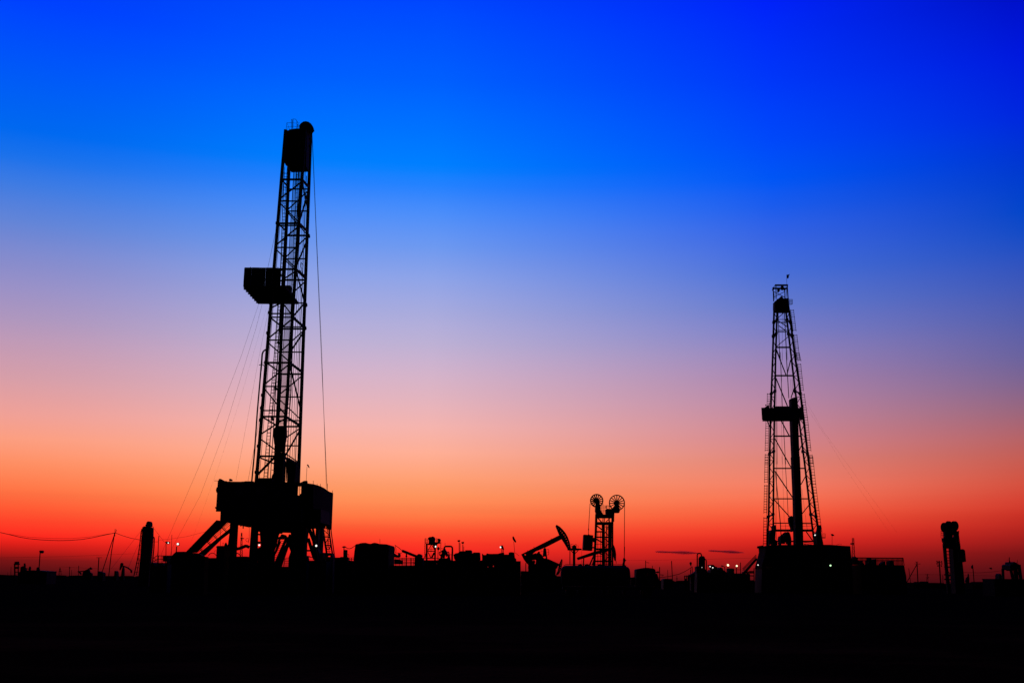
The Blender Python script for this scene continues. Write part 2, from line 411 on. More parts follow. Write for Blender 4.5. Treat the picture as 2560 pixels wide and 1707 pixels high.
for k, y in (('A', 558), ('C', 906), ('A', 906), ('D', 589), ('D', 674), ('D', 762), ('D', 820), ('A', 782), ('A', 833), ('A', 988), ('A', 1020), ('A', 1050), ('A', 1115), ('A', 1180), ('D', 1055)):
    p = lx(k, y); dx = -4 if k == 'A' else (4 if y in (762, 589, 820) else 1)
    T.part('pin_bracket', MB(S, p[2]).p([(p[0]+dx-1, y-4), (p[0]+dx+2, y-4), (p[0]+dx+2.6, y+2), (p[0]+dx, y+5), (p[0]+dx-2, y+2)], .4, dy=-.2))
for y in (849, 1023):
    pass
# crown
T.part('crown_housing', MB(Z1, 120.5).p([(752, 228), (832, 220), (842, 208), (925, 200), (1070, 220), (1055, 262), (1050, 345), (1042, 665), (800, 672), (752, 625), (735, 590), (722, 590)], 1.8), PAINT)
sh = T.part('crown_sheave_cover', MB(Z1, 121.2).p([(920, 215), (918, 165), (940, 138), (970, 117), (1000, 112), (1035, 120), (1065, 142), (1088, 175), (1099, 215), (1085, 228), (1070, 250), (960, 250)], .5,
       holes=[[(976, 152), (988, 152), (988, 166), (976, 166)], [(1008, 148), (1020, 152), (1019, 167), (1009, 164)]]))
m_ = MB(Z1, 118.5)
m_.s([(760, 225), (770, 135), (825, 133)], 1).s([(763, 185), (825, 182)], .8).s([(772, 140), (808, 222)], .7).s([(785, 182), (780, 222)], .7)
T.part('crown_railing', m_)
m_ = MB(Z1, 118.5)
m_.s([(826, 218), (826, 95), (852, 88), (878, 92), (895, 115), (905, 140), (925, 136)], 1.1).s([(848, 90), (846, 205)], .9).s([(826, 135), (895, 140)], .7).s([(826, 178), (878, 180), (892, 190)], .9).s([(893, 112), (890, 205)], 1).s([(838, 100), (838, 205)], 1.6).s([(905, 150), (905, 195)], 2.5)
T.part('crown_ladder_cage', m_)
for (x, y) in ((1042, 295), (1048, 325), (1043, 405)): T.part('bolt_plate', MB(Z1, 122).p([(x-8, y-8), (x+10, y-8), (x+10, y+8), (x-8, y+8)], .4))
# travelling gear
for i, (t0, b0) in enumerate(((736, 699), (738.5, 701.5), (741, 704), (743.5, 706.5), (746, 709), (748.5, 711), (751, 713))):
    T.part('drilling_line', MB(S, 121 + (i % 3)*.5).s([(t0, 418), (lerp(t0, b0, .5)-1, 740), (b0-1, 1062)], 1.35, n=5), WIRE)
for t0, b0, w in ((718, 670, .9), (721, 676, 1.2), (712, 648, .9), (757, 722, 1.2), (761, 728, .8), (764, 733, .8)):
    T.part('service_line', MB(S, 120.5).s([(t0, 418), (lerp(t0, b0, .5), 800), (b0, 1200)], w*1.4, n=5), WIRE)
m_ = MB(Z3, 120.6).p([(650, 898), (770, 898), (775, 1000), (750, 1130), (720, 1172), (640, 1172), (615, 1120), (600, 1000), (605, 935)], 1.3)
T.part('travelling_block', m_, RUST)
T.part('swivel', MB(Z3, 120.6).p([(650, 1168), (690, 1168), (690, 1225), (720, 1240), (720, 1168), (742, 1168), (745, 1245), (770, 1290), (625, 1290), (635, 1200)], 1))
T.part('top_drive', MB(Z3, 120.2).p([(620, 1280), (740, 1280), (760, 1330), (755, 1400), (750, 1600), (600, 1600), (618, 1500), (610, 1430), (622, 1360)], 1.8))
T.part('hose_loop', MB(Z3, 119.4).s([(620, 1490), (598, 1505), (592, 1545), (600, 1590)], 4.5))
T.part('driller_windbreak', MB(Z3, 121.5).p([(775, 1285), (800, 1290), (850, 1320), (930, 1375), (925, 1600), (826, 1600), (822, 1500), (816, 1560), (775, 1600)], 3), CANVAS)
T.part('racked_pipe', MB(Z3, 121).s([(765, 1290), (762, 1580)], 2.4))
# ladders
ladder(T, S, [(715, 430), (710, 545), (706, 662), (697, 790), (690, 886), (680, 1002), (672, 1084), (664, 1194)], 8.5, 119.4, 92, cage=4.5, rw=1.3, railw=2.0)
ladder(T, S, [(744, 420), (740, 541), (735.5, 641), (730, 800), (726, 972), (721, 1033), (715, 1130)], 5.5, 123, 62, cage=3, rw=1.1, railw=1.8)
T.part('ladder_rest', MB(Z3, 119.3).p([(610, 425), (635, 425), (635, 455), (610, 455)], .6)); T.part('ladder_rest', MB(Z3, 119.3).p([(570, 800), (598, 800), (596, 830), (570, 830)], .6))
T.part('ladder_rest', MB(Z3, 119.3).p([(562, 1290), (590, 1295), (580, 1320), (565, 1315)], .6)); T.part('ladder_rest', MB(Z2, 119.3).p([(645, 1335), (672, 1335), (670, 1360), (647, 1360)], .6))
T.part('gate', MB(Z2, 122).s([(925, 475), (945, 375), (972, 405), (955, 515)], 1.3).s([(934, 425), (965, 455)], 1).s([(955, 390), (940, 500)], .9).s([(930, 470), (968, 530)], 1.6))
# standpipe on the outer leg
T.part('standpipe', MB(Z2, 117.3).s([(545, 1390), (545, 1430), (510, 1440), (482, 1460), (468, 1495), (463, 1568), (452, 1700)], 4.4, n=8).s([(452, 1690), (408, 2200), (375, 2680), (335, 3110)], 3.8, n=8))
T.part('standpipe_clamp', MB(Z3, 117.3).s([(428, 158), (470, 150), (505, 180)], 2).s([(460, 130), (515, 128)], 1))
T.part('hoist_line', MB(Z3, 117.6).s([(510, 200), (470, 520), (410, 960), (290, 1600)], .7, n=4), WIRE)
# monkeyboard: slab, windbreak panels round it, the near side seen against the sky
za, zb = MB(Z2, 117).pt((240, 655)), MB(Z2, 124).pt((415, 848))
zz = za.z; zt = MB(Z2, 117).pt((255, 437)).z
xr0 = MB(Z2, 117).pt((830, 650)).x
mb = T.part('monkeyboard_floor', MB().box(za.x, xr0-.6, 117, 124.2, zz-.28, zz), STEEL)
xd = MB(Z2, 117).pt((590, 650)).x
wid = (xd-za.x)/4
for i in range(4): T.part('wind_panel', MB().box(za.x+i*wid+.012, za.x+(i+1)*wid-.012, 116.9+.03*(i % 2), 117.02+.03*(i % 2), zz-.1, zt+(.02 if i % 2 else 0)), PAINT)
T.part('wind_panel', MB().box(xd+.16, xd+.9, 116.9, 117.02, zz-.1, zt-.03), PAINT)
for i in range(7):
    T.part('side_panel', MB().box(za.x-.05, za.x+.02, 117.03+i, 118.0+i, zz-.1, zt-.05), PAINT)
    T.part('floor_joist', MB().box(za.x-.05, za.x+1, 117.3+i, 117.45+i, zz-.38, zz-.28))
T.part('back_panel', MB().box(za.x, xd+.5, 124.1, 124.2, zz, zt-.2), PAINT)
T.part('racking_finger_board', MB(Z2, 121).p([(600, 650), (830, 650), (830, 720), (800, 820), (700, 850), (600, 850)], .8))
T.part('knee_brace', MB(Z2, 120).q([(520, 852), (572, 900)], 2.2).q([(600, 860), (575, 900)], 2))
T.part('floodlight_bracket', MB(Z2, 117.2).b((325, 434), 1.6, 6).b((700, 470), 3, 6).s([(660, 430), (662, 460)], 2))
# wires
for pts, w in (([(1075, 230), (1098, 760), (1132, 1568)], 1.0), ([(1081, 260), (1104, 760), (1137, 1568)], .7)):
    T.part('tugger_line', MB(Z1, 121.5).s(pts, w, n=4), WIRE)
T.part('tugger_line', MB(S, 121.5).s([(791, 600), (803, 880), (817, 1205), (819, 1232)], 1.1, n=4).s([(792, 600), (804.5, 880), (816, 1230)], .7, n=4), WIRE)
for pts, w in (([(689, 580, 121), (670, 668, 121)], .7), ([(649, 753.5, 121), (603, 890, 123), (500, 1160, 128), (405, 1380, 133), (385, 'g', 134)], .5), ([(657, 754, 121), (640, 820, 121.5), (560, 1080, 128), (500, 1240, 133), (430, 1370, 138), (405, 'g', 140)], .5),
        ([(672, 770, 121), (648, 890, 121), (590, 1200, 121)], .4), ([(666, 770, 121), (600, 1000, 124), (545, 1170, 128), (480, 1350, 140)], .2)):
    T.part('guy_wire', MB(S, 121).s(pts, w, n=4), WIRE)
# drill floor: near cabins and wind walls round a deck on steel legs
X0 = wp(S, (547, 1300), 117).x; X1 = -21.9; XC = wp(S, (543, 1230), 117).x
ztop = wp(S, (640, 1203.5), 117).z; zc = wp(S, (640, 1267), 117).z; zb_ = wp(S, (640, 1303), 117).z
D = T.part('deck', MB().box(X0+.15, X1, 117.3, 133, zb_, zc))
np_ = 9; xe = wp(S, (746, 1203), 117).x; st = (xe-XC)/np_
for i in range(np_):
    o = 0.02*(i % 2)
    pl = T.part('wall_panel', MB().box(XC+i*st+.01, XC+(i+1)*st-.01, 116.9+o, 117.1+o, zc-.5, ztop + (.04 if i % 3 == 0 else -.02)), PAINT)
for cx in (598, 653):
    a = wp(S, (cx-11, 1216), 117); b = wp(S, (cx+11, 1238), 117)
    T.part('window', MB().box(a.x, b.x, 116.84, 116.895, b.z, a.z), GLASS)
T.part('cabin_roof', MB().box(XC-.05, X1-.2, 117.2, 121, ztop-.15, ztop-.03), PAINT)
T.part('side_wall', MB().box(XC-.02, XC+.08, 117.2, 130, zc, ztop-.4), PAINT)
T.part('left_bulge', MB(Z4, 118).p([(240, 225), (235, 290), (215, 300), (204, 330), (208, 360), (225, 385), (215, 560), (300, 560), (300, 225)], 2), CANVAS)
T.part('walkway_edge', MB(Z4, 117.4).p([(200, 555), (190, 565), (200, 578), (265, 588), (300, 588), (300, 560), (215, 560)], 1))
for a, b, Y in ((230, 660, 117.1), (660, 730, 117.1)):
    pts = [(a, 235)] + [(x, 226+3*math.sin(x*.03)) for x in range(a, b+1, 30)] + [(b, 240)]
    T.part('tarpaulin_edge', MB(Z4, Y).p(pts, .5), CANVAS)
T.part('rooftop_lamp', MB(Z4, 118).p([(236, 228), (240, 195), (262, 186), (285, 195), (320, 210), (322, 228)], .7).s([(186, 216), (245, 216)], 1.1))
T.part('rooftop_lamp', MB(Z4, 118).p([(378, 215), (375, 195), (390, 186), (404, 195), (405, 212)], .6).s([(383, 212), (383, 228)], 1))
T.part('rig_floor_edge', MB(Z4, 118).p([(728, 182), (970, 182), (970, 245), (728, 245)], 1.2))
for a_, b_ in (((735, 425), (697, 1062)), ((722, 440), (676, 1195)), ((766, 440), (737, 1195)), ((750, 430), (716, 1195))):
    T.part('mast_pipe', MB(S, 121.4).s([a_, b_], 2.1, n=6))
for y_ in range(470, 1180, 44):
    p_ = lx('B', y_); T.part('pipe_bracket', MB(S, 122.5).q([(p_[0]-9, y_), (p_[0]+4, y_+1)], 1.6))
# right wind wall recedes with the deck
xw0, xw1 = X1-.05, X1+.35
rw_ = [(756, 1206, 118.3), (785, 1210, 122), (805, 1217, 126), (820, 1228, 130), (831, 1232, 133)]
N_ = 9
def wallpt(t, y0=None):
    k = t*(len(rw_)-1); i = min(int(k), len(rw_)-2); f = k-i
    return tuple(lerp(rw_[i][j], rw_[i+1][j], f) for j in range(3))
for i in range(N_):
    a = wallpt(i/N_); b = wallpt((i+1)/N_); A = wp(S, a, 1); B = wp(S, b, 1)
    zlo = zc-1.3 if i < 7 else zc-1.6
    vs = []
    for P, hz in ((A, A.z), (B, B.z)):
        for dx in (-.1, .1): vs += [(P.x+dx, P.y, zlo), (P.x+dx, P.y, hz)]
    T.part('wind_wall_panel', MB().face(vs, [(0,2,3,1),(4,5,7,6),(0,1,5,4),(2,6,7,3),(1,3,7,5),(0,4,6,2)]), CANVAS)
T.part('back_wall', MB().box(X0+1, X1-.3, 132.7, 132.9, zc, zc+2.4), CANVAS)
T.part('railing', MB(Z4, 118).s([(1300, 240), (1300, 385)], 1.2).s([(1333, 245), (1333, 400)], 1.6).s([(1300, 300), (1333, 300)], .8).s([(1300, 330), (1333, 330)], .8))
T.part('floor_end_wall', MB(Z4, 119).p([(1296, 385), (1345, 385), (1345, 240), (1400, 262), (1480, 275), (1480, 600), (1296, 600)], .6), CANVAS)
for x, y0, y1, Y in ((1480, 215, 275, 120), (1530, 253, 300, 122), (1573, 256, 330, 124), (1664, 256, 355, 129), (1730, 343, 400, 132.5)):
    T.part('wall_post', MB(Z4, Y).s([(x, y0), (x, y1)], 1.2, n=5))
T.part('windsock', MB(Z4, 118.5).s([(1387, 235), (1398, 30)], 1, n=5).p([(1393, 8), (1400, -3), (1410, 5), (1424, 38), (1420, 46), (1410, 34)], .25))
T.part('wall_top_light', MB(Z4, 118.5).p([(1355, 215), (1390, 212), (1395, 245), (1370, 262), (1310, 238), (1330, 228)], .5))
T.part('wall_outrigger', MB(Z4, 132).p([(1640, 790), (1640, 700), (1722, 700), (1720, 762)], 1))
# under the floor
T.part('rotary_beam', MB(Z4, 119).p([(265, 585), (1720, 585), (1720, 760), (1600, 800), (1450, 812), (1340, 820), (670, 800), (612, 800), (600, 792), (530, 775), (490, 790), (390, 755), (340, 745), (258, 735)], 6))
T.part('rotary_beam', MB(A1, 120).p([(1240, 60), (2352, 60), (2352, 300), (2030, 240), (1850, 235), (1830, 260), (1420, 235), (1380, 235), (1240, 100)], 3))
for x, y, h in ((1025, 80, 50), (1075, 80, 95)): T.part('hanging_bolt', MB(A1, 119).q([(x, y), (x, y+h)], 2.2))
T.part('substructure_leg', MB(A1, 118).p([(800, 0), (800, 60), (785, 280), (750, 520), (720, 760), (720, 'g'), (920, 'g'), (925, 760), (960, 110), (965, 60)], 1.2))
T.part('substructure_leg', MB(A1, 118.5).p([(1240, 100), (1190, 760), (1180, 'g'), (1365, 'g'), (1380, 100)], 1.2))
T.part('blowout_preventer', MB(A1, 121).p([(1415, 230), (1430, 480), (1440, 520), (1425, 560), (1370, 585), (1365, 1150), (1690, 1150), (1715, 740), (1705, 640), (1745, 540), (1760, 400), (1830, 230)], .6,
     holes=[[(1590, 490), (1605, 450), (1635, 445), (1600, 505)], [(1625, 700), (1622, 670), (1636, 670), (1634, 700)], [(1510, 940), (1508, 885), (1526, 885), (1524, 940)], [(1640, 368), (1648, 342), (1656, 345), (1650, 366)]]), RUST)
T.part('pipe_rack_beam', MB(A1, 120).q([(1370, 290), (1430, 300)], 4).q([(1370, 470), (1430, 470)], 6))
T.part('landing', MB(A1, 121).q([(1760, 372), (2080, 372)], 5.5).p([(1850, 350), (1870, 300), (1900, 290), (1920, 310), (1950, 300), (1980, 310), (2000, 345)], 1))
stair = T.part('stair', MB(A1, 120.5).q([(1860, 340), (1790, 570), (1700, 800), (1620, 1000)], 4).q([(1990, 360), (1930, 500), (1800, 800), (1700, 1040)], 6))
for i in range(16):
    t = i/15; T.part('tread', MB(A1, 120.8).q([(lerp(1860, 1650, t), lerp(405, 960, t)), (lerp(1970, 1740, t), lerp(405, 960, t))], 1.1), parent=stair)
T.part('diagonal_brace', MB(A1, 120.2).q([(2075, 300), (1990, 560), (1870, 900), (1830, 1020)], 8))
T.part('diagonal_brace', MB(A1, 121.2).q([(1850, 440), (1770, 640), (1700, 760)], 5))
T.part('diagonal_brace', MB(A1, 120.6).q([(1950, 520), (1870, 760), (1740, 1040)], 5.5))
T.part('diagonal_brace', MB(A1, 120).q([(1800, 380), (1775, 560)], 1.2).q([(1815, 380), (1790, 560)], 1))
T.part('substructure_leg', MB(A2, 119).p([(275, 300), (690, 330), (700, 460), (665, 720), (650, 1060), (700, 1080), (720, 1160), (720, 'g'), (200, 'g'), (215, 1100), (270, 960), (200, 810), (265, 650)], 1.6))
T.part('substructure_girder', MB(A2, 122).p([(-700, 1330), (720, 1330), (860, 1180), (1300, 1200), (1300, 'g'), (-700, 'g')], 4))
r_ = T.part('ladder', MB(A1, 120).q([(1955, 800), (1925, 965)], 1.5))
for i in range(5): T.part('rung', MB(A1, 120).q([(1960-6*i, 790+36*i), (2050, 790+36*i)], 1.2 if i < 3 else .8), parent=r_)
T.part('diagonal_brace', MB(A2, 121).q([(705, 300), (720, 420), (830, 700), (870, 1000), (900, 1150)], 7.5))
T.part('diagonal_brace', MB(A2, 122).q([(790, 330), (850, 620), (880, 800)], 5))
T.part('diagonal_brace', MB(A2, 121.5).q([(690, 640), (800, 1000), (850, 1150)], 7))
T.part('cross_beam', MB(A2, 121).q([(640, 938), (770, 938)], 4))
T.part('substructure_leg', MB(A2, 123).p([(895, 330), (975, 330), (955, 900), (1000, 990), (930, 'g'), (850, 'g'), (850, 900), (800, 800), (880, 650)], 1.2))
T.part('substructure_leg', MB(A2, 128).p([(992, 330), (1062, 330), (1070, 420), (1040, 980), (1060, 1060), (1060, 'g'), (930, 'g'), (950, 900)], 1.2))
T.part('cross_beam', MB(A2, 126).q([(940, 615), (1060, 615)], 2))
T.part('platform_box', MB(A2, 124).p([(800, 800), (960, 880), (1010, 1000), (1100, 1010), (1100, 1100), (700, 1100), (650, 1060), (700, 1070), (790, 1110)], 1))
# stair tower on the far right corner
T.part('stair_tower_leg', MB(A2, 130).q([(1150, 330), (1180, 560), (1150, 900), (1160, 1100)], 1)); T.part('stair_tower_leg', MB(A2, 130).q([(1055, 420), (1110, 800), (1160, 1100)], 4.2))
T.part('stair_tower_leg', MB(A2, 131).q([(1200, 250), (1215, 560), (1265, 900), (1300, 1100)], 3.4)); T.part('stair_tower_leg', MB(A2, 132).q([(1232, 250), (1260, 520), (1340, 1110)], 2.2))
tl = T.part('ladder', MB(A2, 131).q([(1168, 380), (1205, 1000)], 1.3))
for i in range(14): T.part('rung', MB(A2, 131).q([(1070+i*5, 378+i*48), (1185+i*5, 378+i*48)], (3 if i in (0, 9) else 1.0)), parent=tl)
T.part('stair_tower_brace', MB(A2, 130).q([(1065, 425), (1215, 570), (1120, 750)], 1.6)); T.part('stair_tower_brace', MB(A2, 130).q([(1110, 830), (1160, 910), (1200, 910), (1250, 800)], 2))
T.part('stair_tower_brace', MB(A2, 130).q([(1100, 598), (1210, 598)], 2).q([(1130, 808), (1260, 808)], 2.4)); T.part('stair_tower_brace', MB(A2, 130).q([(1100, 370), (1100, 320), (1160, 300)], 1.4))
T.part('stair_tower_base', MB(A2, 130).p([(1030, 985), (1310, 1000), (1355, 1105), (1360, 'g'), (1270, 'g'), (1265, 1190), (1280, 1060), (1230, 1045), (1140, 1060), (1090, 1050), (1110, 1100), (1130, 1230), (1080, 'g'), (1000, 'g')], 2))
T.part('stair_tower_base', MB(A2, 129).p([(1135, 1090), (1265, 1090), (1265, 'g'), (1135, 'g')], 1))
# V-door ramp and stair on the left
T.part('ramp', MB(Z6, 119).p([(1430, 388), (1570, 408), (1380, 570), (1010, 915), (870, 915)], 1.6), RUST)
T.part('stair_stringer', MB(Z6, 118).p([(1600, 520), (1600, 585), (1450, 700), (1180, 965), (1090, 930)], .35))
hr = T.part('handrail', MB(Z6, 118).s([(1590, 415), (1010, 915)], 1.6, n=5).s([(1590, 440), (1040, 915)], .9, n=5).s([(1600, 465), (1080, 915)], 1.0, n=5))
for i, t in enumerate((.2, .45, .64, .86)):
    x = lerp(1590, 1010, t); y = lerp(415, 915, t)
    T.part('handrail_post', MB(Z6, 118).q([(x, y), (x+70, y+75)], 1.8).q([(x+25, y-8), (x+85, y+65)], 1), parent=hr)
T.part('ramp_foot', MB(Z6, 118.5).p([(700, 940), (735, 912), (870, 912), (1080, 925), (1190, 965), (1190, 1000), (960, 1000), (940, 960), (760, 985), (690, 985)], 1.2))
T.part('cross_pipe', MB(A1, 121).q([(920, 605), (1000, 590), (1135, 535), (1200, 565)], 7))
T.part('hose', MB(A1, 120).s([(1205, 100), (1200, 420)], .8).s([(1190, 390), (1165, 375), (1135, 385), (1128, 420), (1150, 445), (1180, 450), (1190, 400), (1185, 480)], .8))
T.part('hose', MB(A1, 120).s([(345, 745), (370, 705), (420, 685), (470, 695), (510, 740)], 1.6).s([(925, 690), (960, 690), (1000, 720), (1030, 750)], 2))
lb = T.part('lamp', MB(A1, 118).s([(1410, 520), (1400, 640)], 1)); T.part('bulb', MB(A1, 117.9).b((1412, 520), 2.6), WLAMP, parent=lb)
lb = T.part('lamp', MB(A2, 118).s([(886, 830), (884, 990)], 1.4)); T.part('bulb', MB(A2, 117.9).b((887, 818), 2.9), WLAMP, parent=lb)

# ================================================================== LEFT FIELD
G1 = 'steel mud tanks and skids round the large rig'
def tank(label, F, poly, Y, t, extra=(), M=None, name='mud_tank', cat='mud tank', holes=()):
    T_ = Thing(name, label, cat, F, ((poly[0][0]+poly[-1][0])/2, 0), Y, None)
    T_.part('body', MB(F, Y).p(poly, t, holes), M or PAINT)
    return T_
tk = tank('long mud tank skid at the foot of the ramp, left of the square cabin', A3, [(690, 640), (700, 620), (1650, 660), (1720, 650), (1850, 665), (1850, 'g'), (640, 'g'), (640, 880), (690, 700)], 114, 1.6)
tk.part('pipe_run', MB(A3, 114).s([(600, 900), (680, 640), (790, 535), (1100, 530)], 5, n=8))
tk.part('cross_bar', MB(A3, 114).q([(790, 590), (960, 590)], 1).q([(790, 640), (1000, 640)], 1).q([(1050, 570), (1560, 570)], 2.2).q([(1050, 630), (1560, 630)], 2).q([(1230, 570), (1230, 700)], 4).q([(1410, 570), (1410, 700)], 2).q([(770, 600), (770, 700)], 2))
tk = tank('low mud tank skid under the big rig floor, right of the square cabin', A1, [(770, 760), (1200, 758), (1200, 'g'), (770, 'g')], 115, 1.6)
tk.part('pipe_run', MB(A1, 115).s([(905, 760), (940, 700)], 2))
tank('long low tank wall behind the ramp foot and the square cabin', S, [(432, 1394), (592, 1394), (592, 'g'), (432, 'g')], 137, 1.5)
tank('low tank between the second and third legs under the big rig floor', S, [(620, 1406), (690, 1404), (690, 'g'), (620, 'g')], 136, 1.5)
tank('low tank behind the stair tower of the big rig, left of the upright pot', S, [(760, 1402), (842, 1396), (895, 1402), (895, 'g'), (760, 'g')], 137, 1.5)
T = Thing('equipment_cabin', 'square dark cabin standing under the left leg of the big rig', 'cabin', A1, (640, 0), 114)
T.part('wall', MB(A1, 114).p([(515, 545), (650, 540), (790, 540), (790, 'g'), (505, 'g')], 2.6), PAINT); T.part('roof', MB(A1, 113.8).p([(505, 545), (530, 535), (800, 535), (800, 560), (505, 572)], 3))
T.part('roof_vent', MB(A1, 114.5).p([(670, 540), (680, 500), (700, 465), (712, 500), (740, 530), (745, 545)], .4)); T.part('antenna', MB(A1, 114.5).s([(598, 545), (598, 160)], .9, n=4).s([(640, 475), (670, 475)], .8).s([(652, 475), (652, 540)], .8))
T.part('door_handle', MB(A1, 113.7).s([(480, 670), (472, 650), (490, 630), (510, 640)], .7))
# rail platform with control box
T = Thing('railed_platform', 'railed walkway with a dark control box, right of the round topped tower', 'platform', A3, (330, 0), 126)
T.part('railing', MB(A3, 126).s([(30, 740), (140, 640), (230, 635), (700, 635)], 1.6).s([(40, 830), (180, 740), (700, 765)], 1.4).s([(60, 680), (150, 850)], 1).s([(200, 640), (200, 'g')], 3.6).s([(325, 640), (325, 900)], 1.4).s([(640, 640), (640, 900)], 2.6).s([(50, 780), (120, 870)], 1).s([(110, 720), (160, 800)], 1).s([(140, 860), (140, 1000)], 1.5).s([(440, 820), (430, 1000)], 1.4).s([(560, 820), (560, 940)], 1.6))
T.part('control_box', MB(A3, 125.8).p([(345, 650), (480, 640), (575, 660), (575, 825), (355, 820)], 1), PAINT)
T.part('pump_body', MB(A3, 126).p([(30, 850), (60, 860), (110, 900), (130, 980), (240, 985), (290, 880), (390, 860), (400, 980), (480, 980), (470, 910), (560, 960), (640, 890), (660, 850), (690, 640), (720, 640), (720, 'g'), (-60, 'g'), (-60, 900)], 2.5, holes=[[(90, 1240), (120, 1205), (145, 1230), (120, 1270)]]))
def lampstand(label, F, foot, top, Y, head, lit=None, w=1.6, group=None, Ml=WLAMP, lr=2.5):
    T_ = Thing('lamp_post', label, 'lamp post', F, foot, Y, group)
    T_.part('pole', MB(F, Y).s([(foot[0], 'g'), foot, top], w), STEEL)
    h = T_.part('lamp_head', MB(F, Y-.2).p(head, .5))
    if lit: T_.part('bulb', MB(F, Y-.4).b(lit, lr), Ml, parent=h)
    return T_
lampstand('thin lamp post whose dish head hides most of its lit bulb, above the control box', A3, (455, 640), (460, 240), 127, [(415, 180), (470, 165), (540, 180), (545, 205), (515, 240), (480, 250), (445, 225)], (530, 215), 1.6, lr=1.8)
lampstand('short lamp post with a bright round lit bulb, left of the sloping ramp', A3, (790, 540), (805, 330), 127, [(785, 215), (850, 205), (850, 290), (805, 300)], (843, 250), 2.6, lr=3.1)
solo('antenna_pole', 'hair thin mast between the two lit lamp posts on the left', 'antenna', MB(A3, 128).s([(635, 'g'), (648, 0), (650, -50)], 1.1, n=5), (635, 'g'))
solo('antenna_pole', 'tapered thin mast with a short side arm, just right of the round topped tower', 'antenna', MB(A3, 127).s([(200, 'g'), (195, 640), (212, 100), (228, -20)], 1.8, n=5).s([(0, 180), (200, 178)], .8, n=4).s([(195, 500), (180, 640)], 1.5), (200, 'g'))
# round topped tower
T = Thing('pumping_tower', 'narrow pumping tower with a rounded cap and a ladder down its left edge', 'pumping tower', Z5, (2050, 0), 205)
T.part('tower_body', MB(Z5, 205).p([(1990, 435), (2030, 420), (2100, 425), (2150, 440), (2148, 560), (2140, 700), (2120, 900), (2125, 960), (2110, 1100), (2110, 'g'), (1935, 'g'), (1950, 960), (1960, 850), (1980, 600), (1985, 500)], 1.1,
    holes=[[(2035, 1060), (2045, 1030), (2060, 1035), (2058, 1075)], [(2085, 1030), (2100, 1010), (2098, 1060)], [(2040, 1000), (2055, 995), (2050, 1010)]]))
T.part('wheel_cover', MB(Z5, 205).p([(2035, 425), (2032, 395), (2045, 390), (2045, 370), (2058, 352), (2078, 348), (2092, 358), (2098, 380), (2098, 425)], 1.5)); T.part('top_railing', MB(Z5, 205).s([(1990, 440), (2010, 422), (2030, 420)], .8).s([(2140, 430), (2152, 428), (2150, 450)], .8))
T.part('exhaust_pipe', MB(Z5, 205).s([(2140, 570), (2158, 575), (2160, 600), (2155, 720), (2140, 870), (2130, 1000)], 3, n=8))
T.part('side_leg', MB(Z5, 205).s([(1985, 455), (1975, 520), (1945, 760), (1925, 880), (1875, 1110)], 2.6)); lad = T.part('ladder', MB(Z5, 205).s([(1990, 500), (1960, 780), (1935, 900)], 1).s([(1970, 500), (1940, 800)], 1).s([(1950, 880), (1910, 1100)], 1.8))
for i in range(9): T.part('rung', MB(Z5, 205).s([(lerp(1965, 1885, i/8), lerp(560, 1060, i/8)), (lerp(1985, 1935, i/8), lerp(560, 1060, i/8))], 1.3), parent=lad)
for a, b, Yb in (((1985, 470), (1560, 1010), 190), ((1935, 680), (1790, 1010), 190), ((2160, 455), (2300, 640), 200)): T.part('guy_wire', MB(Z5, 205).s([a, (b[0], b[1], Yb)], .55, n=4), WIRE)
# guyed pole with overhead cable
T = Thing('utility_pole', 'splayed two legged utility pole carrying a sagging cable, far left', 'utility pole', Z5, (1490, 0), 190)
T.part('pole', MB(Z5, 190).s([(1605, 515), (1560, 780), (1525, 1090), (1520, 'g')], 2.2, n=6), WOOD); T.part('pole', MB(Z5, 190).s([(1608, 520), (1560, 660), (1420, 1090), (1410, 'g')], 2, n=6), WOOD)
T.part('insulator', MB(Z5, 190).s([(1608, 560), (1612, 455)], 1.4).s([(1618, 515), (1632, 465)], 1.2).b((1606, 520), 2))
solo('overhead_cable', 'thick cable sagging from the left picture edge to the two legged pole', 'cable', MB(Z5, 190).s([(-300, 400), (0, 505), (130, 535), (270, 570), (400, 592), (560, 608), (700, 616), (840, 620), (980, 616), (1150, 603), (1300, 578), (1450, 545), (1606, 512)], 1.5, n=5), (840, 620), WIRE, ground=False)
solo('overhead_cable', 'thinner faint cable just above the thick sagging one', 'cable', MB(Z5, 193).s([(130, 530), (400, 570), (700, 588), (1000, 590), (1250, 568), (1606, 512)], .6, n=4), (840, 590), WIRE, ground=False)
solo('overhead_cable', 'short cable dropping from the two legged pole to the round topped tower', 'cable', MB(Z5, 190).s([(1615, 512), (1720, 552), (1830, 585), (1960, 610)], 1.2, n=5), (1800, 575), WIRE, ground=False)
solo('overhead_cable', 'faint cable rising from the thin masts to the sloping ramp', 'cable', MB(Z6, 130).s([(430, 715), (640, 695), (900, 655), (1210, 575)], .5, n=4), (800, 670), WIRE, ground=False)
for i, (F, a, b, Yw, lab) in enumerate(((Z5, (-50, 860), (1900, 800), 260, 'upper of the two hair thin power lines low in the sky at far left'), (Z5, (850, 985), (1900, 1015), 420, 'lower hair thin power line passing the small pumpjacks at far left'))):
    solo('power_line', lab, 'cable', MB(F, Yw).s([a, ((a[0]+b[0])/2, (a[1]+b[1])/2+12), b], .35, n=4), ((a[0]+b[0])/2, a[1]), WIRE, ground=False)
